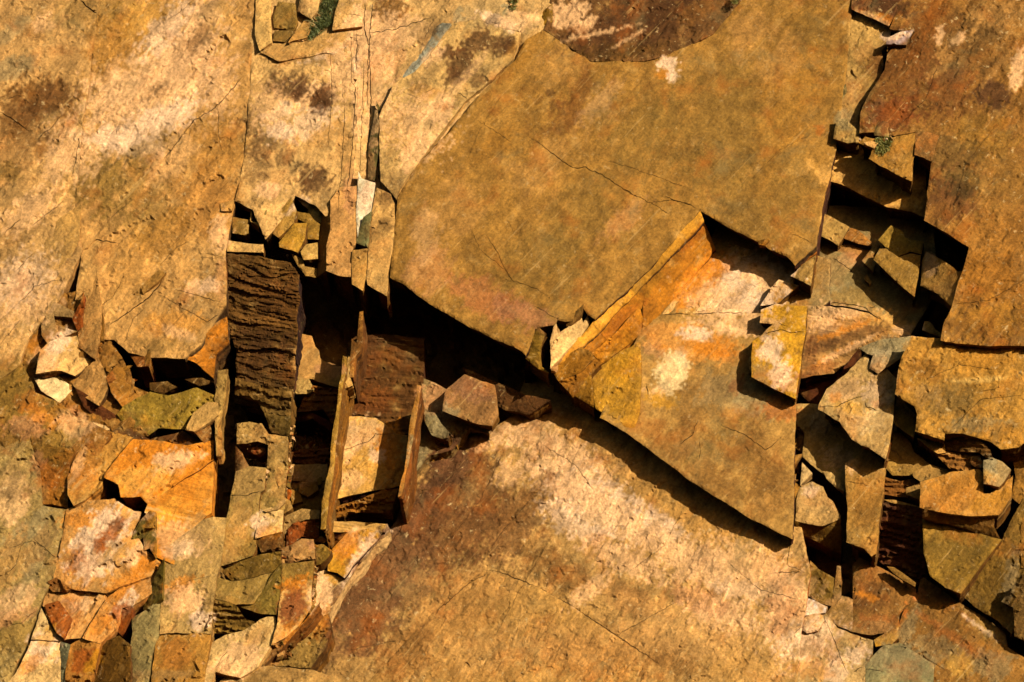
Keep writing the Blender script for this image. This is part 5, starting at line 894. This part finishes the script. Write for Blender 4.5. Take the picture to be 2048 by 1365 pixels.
R('rock_block', 'rock block', 'low tan block below the white and rust slab, beside the grey plate edge', 'c3', '270,790 320,770 400,830 380,850 300,850 280,830', 6, .2, -.4, (170, 112, 58), thick=24, jamp=.6)
R('rock_block', 'rock block', 'tan splinter beside the long fin just under the pale square block', 'c5', '760,1000 880,1005 900,1060 820,1120 750,1080', -80, .15, -.2, (188, 136, 70), thick=24)
R('rock_block', 'rock block', 'little ochre block in the crumbling rubble left of the long fin', 'c5', '690,1060 760,1080 780,1150 700,1170', -86, -.1, .1, (180, 128, 60), thick=24)
R('rock_chip', 'rock chip', 'curved pale flake at the bottom of the narrow grey tan column', 'c5', '480,1215 560,1200 640,1120 650,1150 590,1210 500,1232', -12, 0, .3, (206, 158, 96), thick=14, jamp=.5, step=0)
R('rock_block', 'rock block', 'tan stump with a dark top right of the long black gap near its foot', 'c5', '600,1130 640,1110 690,1140 700,1200 640,1240 600,1200', -22, .2, .1, (176, 130, 70), thick=30)
R('rock_block', 'rock block', 'small brown block wedged under the dark brown layered wedge at right', 'c11', '1500,960 1560,955 1590,1040 1540,1055 1480,1010', -20, .3, -.2, (150, 98, 50), thick=24, jamp=.6)
R('rock_chip', 'rock chip', 'slim tan splinter across the tan slab below the diagonal black shadow', 'c11', '1050,1085 1180,1020 1330,1068 1328,1098 1210,1125 1110,1150 1060,1120', -48, .0, .1, (178, 134, 74), thick=16, jamp=.6, step=0)
R('rock_ledge', 'rock ledge', 'brown ledge line under the scalloped cream rock at its lower left', 'c11', '500,700 600,690 665,720 640,730 600,760 560,770', -20, .1, -.5, (176, 122, 64), thick=20, jamp=.6)
R('rock_block', 'rock block', 'tan corner flake at the lower edge of the speckled block beside the black slot', 'c11', '370,1075 420,1070 500,1150 530,1225 470,1200 400,1130', -76, .1, .1, (216, 168, 100), thick=16, jamp=.6)
R('rock_chip', 'rock chip', 'small cream chip on the edge of the sunlit tan shelf at upper right', 'c9', '680,1082 740,1070 790,1085 760,1125 700,1100', 34, 0, .1, (226, 170, 100), thick=14, jamp=.5, step=0)
# ---------------------------------------------------------------- plants
def leaf_mat(name, c1, c2):
    m = bpy.data.materials.new(name); m.use_nodes = True
    nt = m.node_tree; bs = nt.nodes['Principled BSDF']
    t = nt.nodes.new('ShaderNodeNewGeometry'); r = nt.nodes.new('ShaderNodeMix'); r.data_type = 'RGBA'
    nt.links.new(t.outputs['Random Per Island'], r.inputs[0])
    r.inputs[6].default_value = (*c1, 1); r.inputs[7].default_value = (*c2, 1)
    nt.links.new(r.outputs[2], bs.inputs['Base Color']); bs.inputs['Roughness'].default_value = .7
    return m
GRASS = leaf_mat('grass_blades', (0.030, 0.045, 0.006), (0.10, 0.11, 0.018))
MOSS = leaf_mat('moss_leaves', (0.08, 0.085, 0.010), (0.20, 0.17, 0.025))
def tuft(name, cat, label, crop, centres, length, width, n, mat, h, seed, up=(0.1, 1.0), spread=0.9, group=None):
    rng = random.Random(seed); V = []; F = []
    for (cx, cy, r) in centres:
        (p,), _ = parse('%f,%f' % (cx, cy), crop)
        for k in range(int(n*r)):
            a = rng.uniform(0, 6.283); q = r*math.sqrt(rng.random())
            b = ray_point([p[0]+q*math.cos(a)*8], [p[1]+q*math.sin(a)*8], [h+rng.uniform(-3, 3)])[0]
            d = Vector((up[0]+rng.uniform(-spread, spread), -rng.uniform(0.3, 1.3), up[1]*rng.uniform(0.1, 1.2)+rng.uniform(-.3, .3))).normalized()
            L = length*rng.uniform(.5, 1.2)*MPP; w = width*MPP
            s = d.cross(Vector((rng.uniform(-1, 1), rng.uniform(-1, 1), rng.uniform(-1, 1)))).normalized()*w
            b = Vector(b); mid = b+d*L*.55+Vector((0, 0, -.02*L)); tip = b+d*L+Vector((rng.uniform(-.15, .15)*L, 0, -.3*L))
            i = len(V); V += [b-s, b+s, mid+s*.8, mid-s*.8, tip]; F += [(i, i+1, i+2, i+3), (i+3, i+2, i+4)]
    me = bpy.data.meshes.new(name); c = sum(V, Vector())/len(V)
    me.from_pydata([tuple(v-c) for v in V], [], F); me.materials.append(mat)
    ob = bpy.data.objects.new(name, me); ob.location = c; COL.objects.link(ob)
    ob['kind'] = 'thing'; ob['label'] = label; ob['category'] = cat
    if group: ob['group'] = group
tuft('grass_tuft', 'grass tuft', 'dark green grass tuft growing in a crack at the top of the cliff', 'c1',
     [(1850, 60, 2.0), (1830, 110, 2.2), (1800, 160, 2.0), (1770, 200, 1.5), (1880, 20, 1.8), (1860, 130, 1.6), (1900, -30, 1.6)], 15, .55, 170, GRASS, -2, 1)
tuft('dry_grass', 'grass tuft', 'dry straw coloured grass wisps left of the dark green tuft', 'c1', [(1810, 90, 1.6), (1790, 140, 1.4)], 20, .35, 26, leaf_mat('dry_blades', (.30, .20, .07), (.45, .32, .12)), 0, 5, up=(-.8, .6))
tuft('moss_clump', 'moss', 'small olive green moss clump on the lichened column', 'f', [(578, 383, 1.1), (588, 380, 1.2), (598, 381, 1.0), (590, 386, .9)], 4.5, .8, 300, MOSS, -4, 2)
tuft('moss_clump', 'moss', 'round green moss clump on the ledge over the black hollows at right', 'c9', [(800, 1080, 1.2), (835, 1110, 1.7), (860, 1080, 1.3), (810, 1150, 1.3)], 5, .8, 240, MOSS, 27, 3)
tuft('moss_clump', 'moss', 'tiny moss spot at the top edge above the great slab', 'c7', [(1065, 5, 1.2), (1060, 50, .8)], 5, .8, 220, MOSS, -6, 4)
tuft('moss_clump', 'moss', 'tiny moss spot at the top edge on the dark brown lichened rock', 'f', [(1470, 2, 1.0), (1478, -6, 1.0)], 5, .8, 200, MOSS, 18, 6)

# ---------------------------------------------------------------- grit and splinters caught in the clefts: one heap nobody could count
def debris(zones):
    bpy.context.view_layer.update()
    dg = bpy.context.evaluated_depsgraph_get(); rng = random.Random(11)
    V = []; F = []; C = []
    for crop, pts, n, s0, s1, cols in zones:
        n = int(n*1.7)
        poly, _ = parse(pts, crop); P = np.array(poly); k = 0; tries = 0
        while k < n and tries < n*8:
            tries += 1
            x = rng.uniform(P[:, 0].min(), P[:, 0].max()); y = rng.uniform(P[:, 1].min(), P[:, 1].max())
            if not inside(np.array([x]), np.array([y]), poly)[0]: continue
            p = ray_point([x], [y], [60])[0]; dr = Vector(p-CAM).normalized()
            hit, loc, nor, _, _, _ = SC.ray_cast(dg, Vector(p), dr)
            if not hit or nor.y > -0.25: continue
            k += 1
            s = rng.uniform(s0, s1)*MPP*(0.6+0.8*rng.random()**2)
            q = Euler((rng.uniform(-.5, .5), rng.uniform(0, 6.28), rng.uniform(-.5, .5))).to_matrix()
            L = s*rng.uniform(1.0, 2.3); W_ = s*rng.uniform(.5, 1.0); T = s*rng.uniform(.3, .7)
            base = len(V); m = rng.randint(4, 6)
            for lay, sc2 in ((0.6, 1.0), (-1.0, rng.uniform(.55, .95))):
                for j in range(m):
                    a = 6.2832*j/m+rng.uniform(-.35, .35)
                    V.append(loc+q @ Vector((math.cos(a)*L*sc2*rng.uniform(.7, 1.1), lay*T+rng.uniform(-.25, .25)*T, math.sin(a)*W_*sc2*rng.uniform(.7, 1.1))))
            F.append(tuple(base+m+j for j in range(m)))
            for j in range(m): F.append((base+j, base+(j+1) % m, base+m+(j+1) % m, base+m+j))
            cc = base_of(PAL[rng.choice(cols)])*rng.uniform(.75, 1.15)
            C += [(*cc, 1)]*(2*m)
    me = bpy.data.meshes.new('rock_debris'); me.from_pydata([tuple(v) for v in V], [], F)
    at = me.attributes.new('rock_colour', 'FLOAT_COLOR', 'POINT'); at.data.foreach_set('color', np.array(C, np.float32).ravel())
    me.materials.append(MAT['rock']); ob = bpy.data.objects.new('rock_debris', me); COL.objects.link(ob)
    ob['kind'] = 'stuff'; ob['label'] = 'loose grit and splinters lying in the clefts between the rocks'; ob['category'] = 'rock debris'
warm = ['tan', 'och', 'brn', 'gry', 'olv', 'rst', 'crm']
debris([
    ('f', '555,850 660,860 650,1110 620,1250 540,1240 560,1000', 260, 2.0, 7.0, warm),
    ('c5', '275,540 660,640 660,1000 500,1000 270,720', 110, 2.0, 6.0, ['tan', 'gry', 'olv', 'crm']),
    ('c6', '600,300 890,260 860,470 610,480', 90, 2.5, 8.0, ['rst', 'crm', 'tan', 'pnk', 'brn']),
    ('c2', '540,700 760,760 760,1000 600,1120 430,1000 430,880', 120, 2.5, 8.0, ['brn', 'och', 'tan', 'rst']),
    ('c2', '640,960 1250,900 1250,1100 850,1250 640,1150', 60, 2.0, 6.0, ['olv', 'och', 'brn']),
    ('c2', '0,760 200,900 450,1120 620,1200 500,1365 0,1365', 150, 2.0, 7.0, ['olv', 'brn', 'och', 'rst', 'tan']),
    ('c2', '560,1100 1180,1200 1230,1320 640,1320', 80, 2.0, 7.0, ['brn', 'rst', 'och']),
    ('c3', '150,0 460,40 440,360 240,360', 70, 2.0, 7.0, ['olv', 'rst', 'brn']),
    ('c4', '200,420 900,420 900,740 700,740 520,560', 60, 1.5, 5.0, ['tan', 'yel', 'gry', 'wht']),
    ('c6', '660,960 980,940 960,1100 820,1270 500,1260', 130, 2.5, 8.0, ['olv', 'tan', 'brn', 'gry']),
    ('c6', '100,1260 1000,1290 1060,1365 100,1365', 60, 2.0, 6.0, ['tan', 'brn', 'crm']),
    ('c9', '450,700 680,820 900,1040 1000,1060 640,1080 450,1040', 60, 2.0, 6.0, ['tan', 'gry', 'wht', 'brn']),
    ('c10', '330,480 800,560 780,760 500,700', 30, 1.5, 4.0, ['tan', 'och', 'gry']),
    ('c11', '140,560 250,560 260,1200 100,1300 40,1000', 60, 2.0, 6.0, ['och', 'tan', 'rst', 'brn']),
    ('c11', '820,780 1300,860 1330,1110 1100,1300 830,1240', 90, 2.0, 6.0, ['tan', 'brn', 'och', 'rst']),
    ('c11', '640,60 1040,40 1000,160 860,300 720,300', 30, 2.0, 6.0, ['blu', 'gry', 'tan']),
    ('c12', '1690,700 1900,560 1960,1090 1780,1010', 70, 2.0, 7.0, ['brn', 'gry', 'tan', 'och']),
    ('c12', '120,780 520,820 700,1200 560,1365 0,1365 0,1000', 60, 2.0, 6.0, ['crm', 'wht', 'gry', 'tan']),
    ('c5', '1690,220 2150,480 2150,640 1700,900', 60, 2.0, 6.0, ['tan', 'blu', 'och', 'brn']),
    ('c8', '-50,2150 250,1180 560,1290 600,1330', 20, 1.5, 4.0, ['tan', 'och']),
    ('c1', '1550,0 1830,60 1740,240 1545,240', 40, 1.5, 5.0, ['tan', 'gry', 'crm']),
    ('c7', '960,0 1150,0 1320,40 1200,200 1040,80', 40, 1.5, 5.0, ['crm', 'tan', 'olv']),
    ('f', '1510,600 1600,620 1590,780 1500,760', 14, 1.5, 4.0, ['yel', 'crm']),
    ('f', '1120,760 1290,680 1270,860', 14, 1.5, 4.0, ['yel', 'och']),
])
print('ROCKS', COUNT[0], 'VERTS', sum(len(o.data.vertices) for o in bpy.data.objects if o.type == 'MESH'))
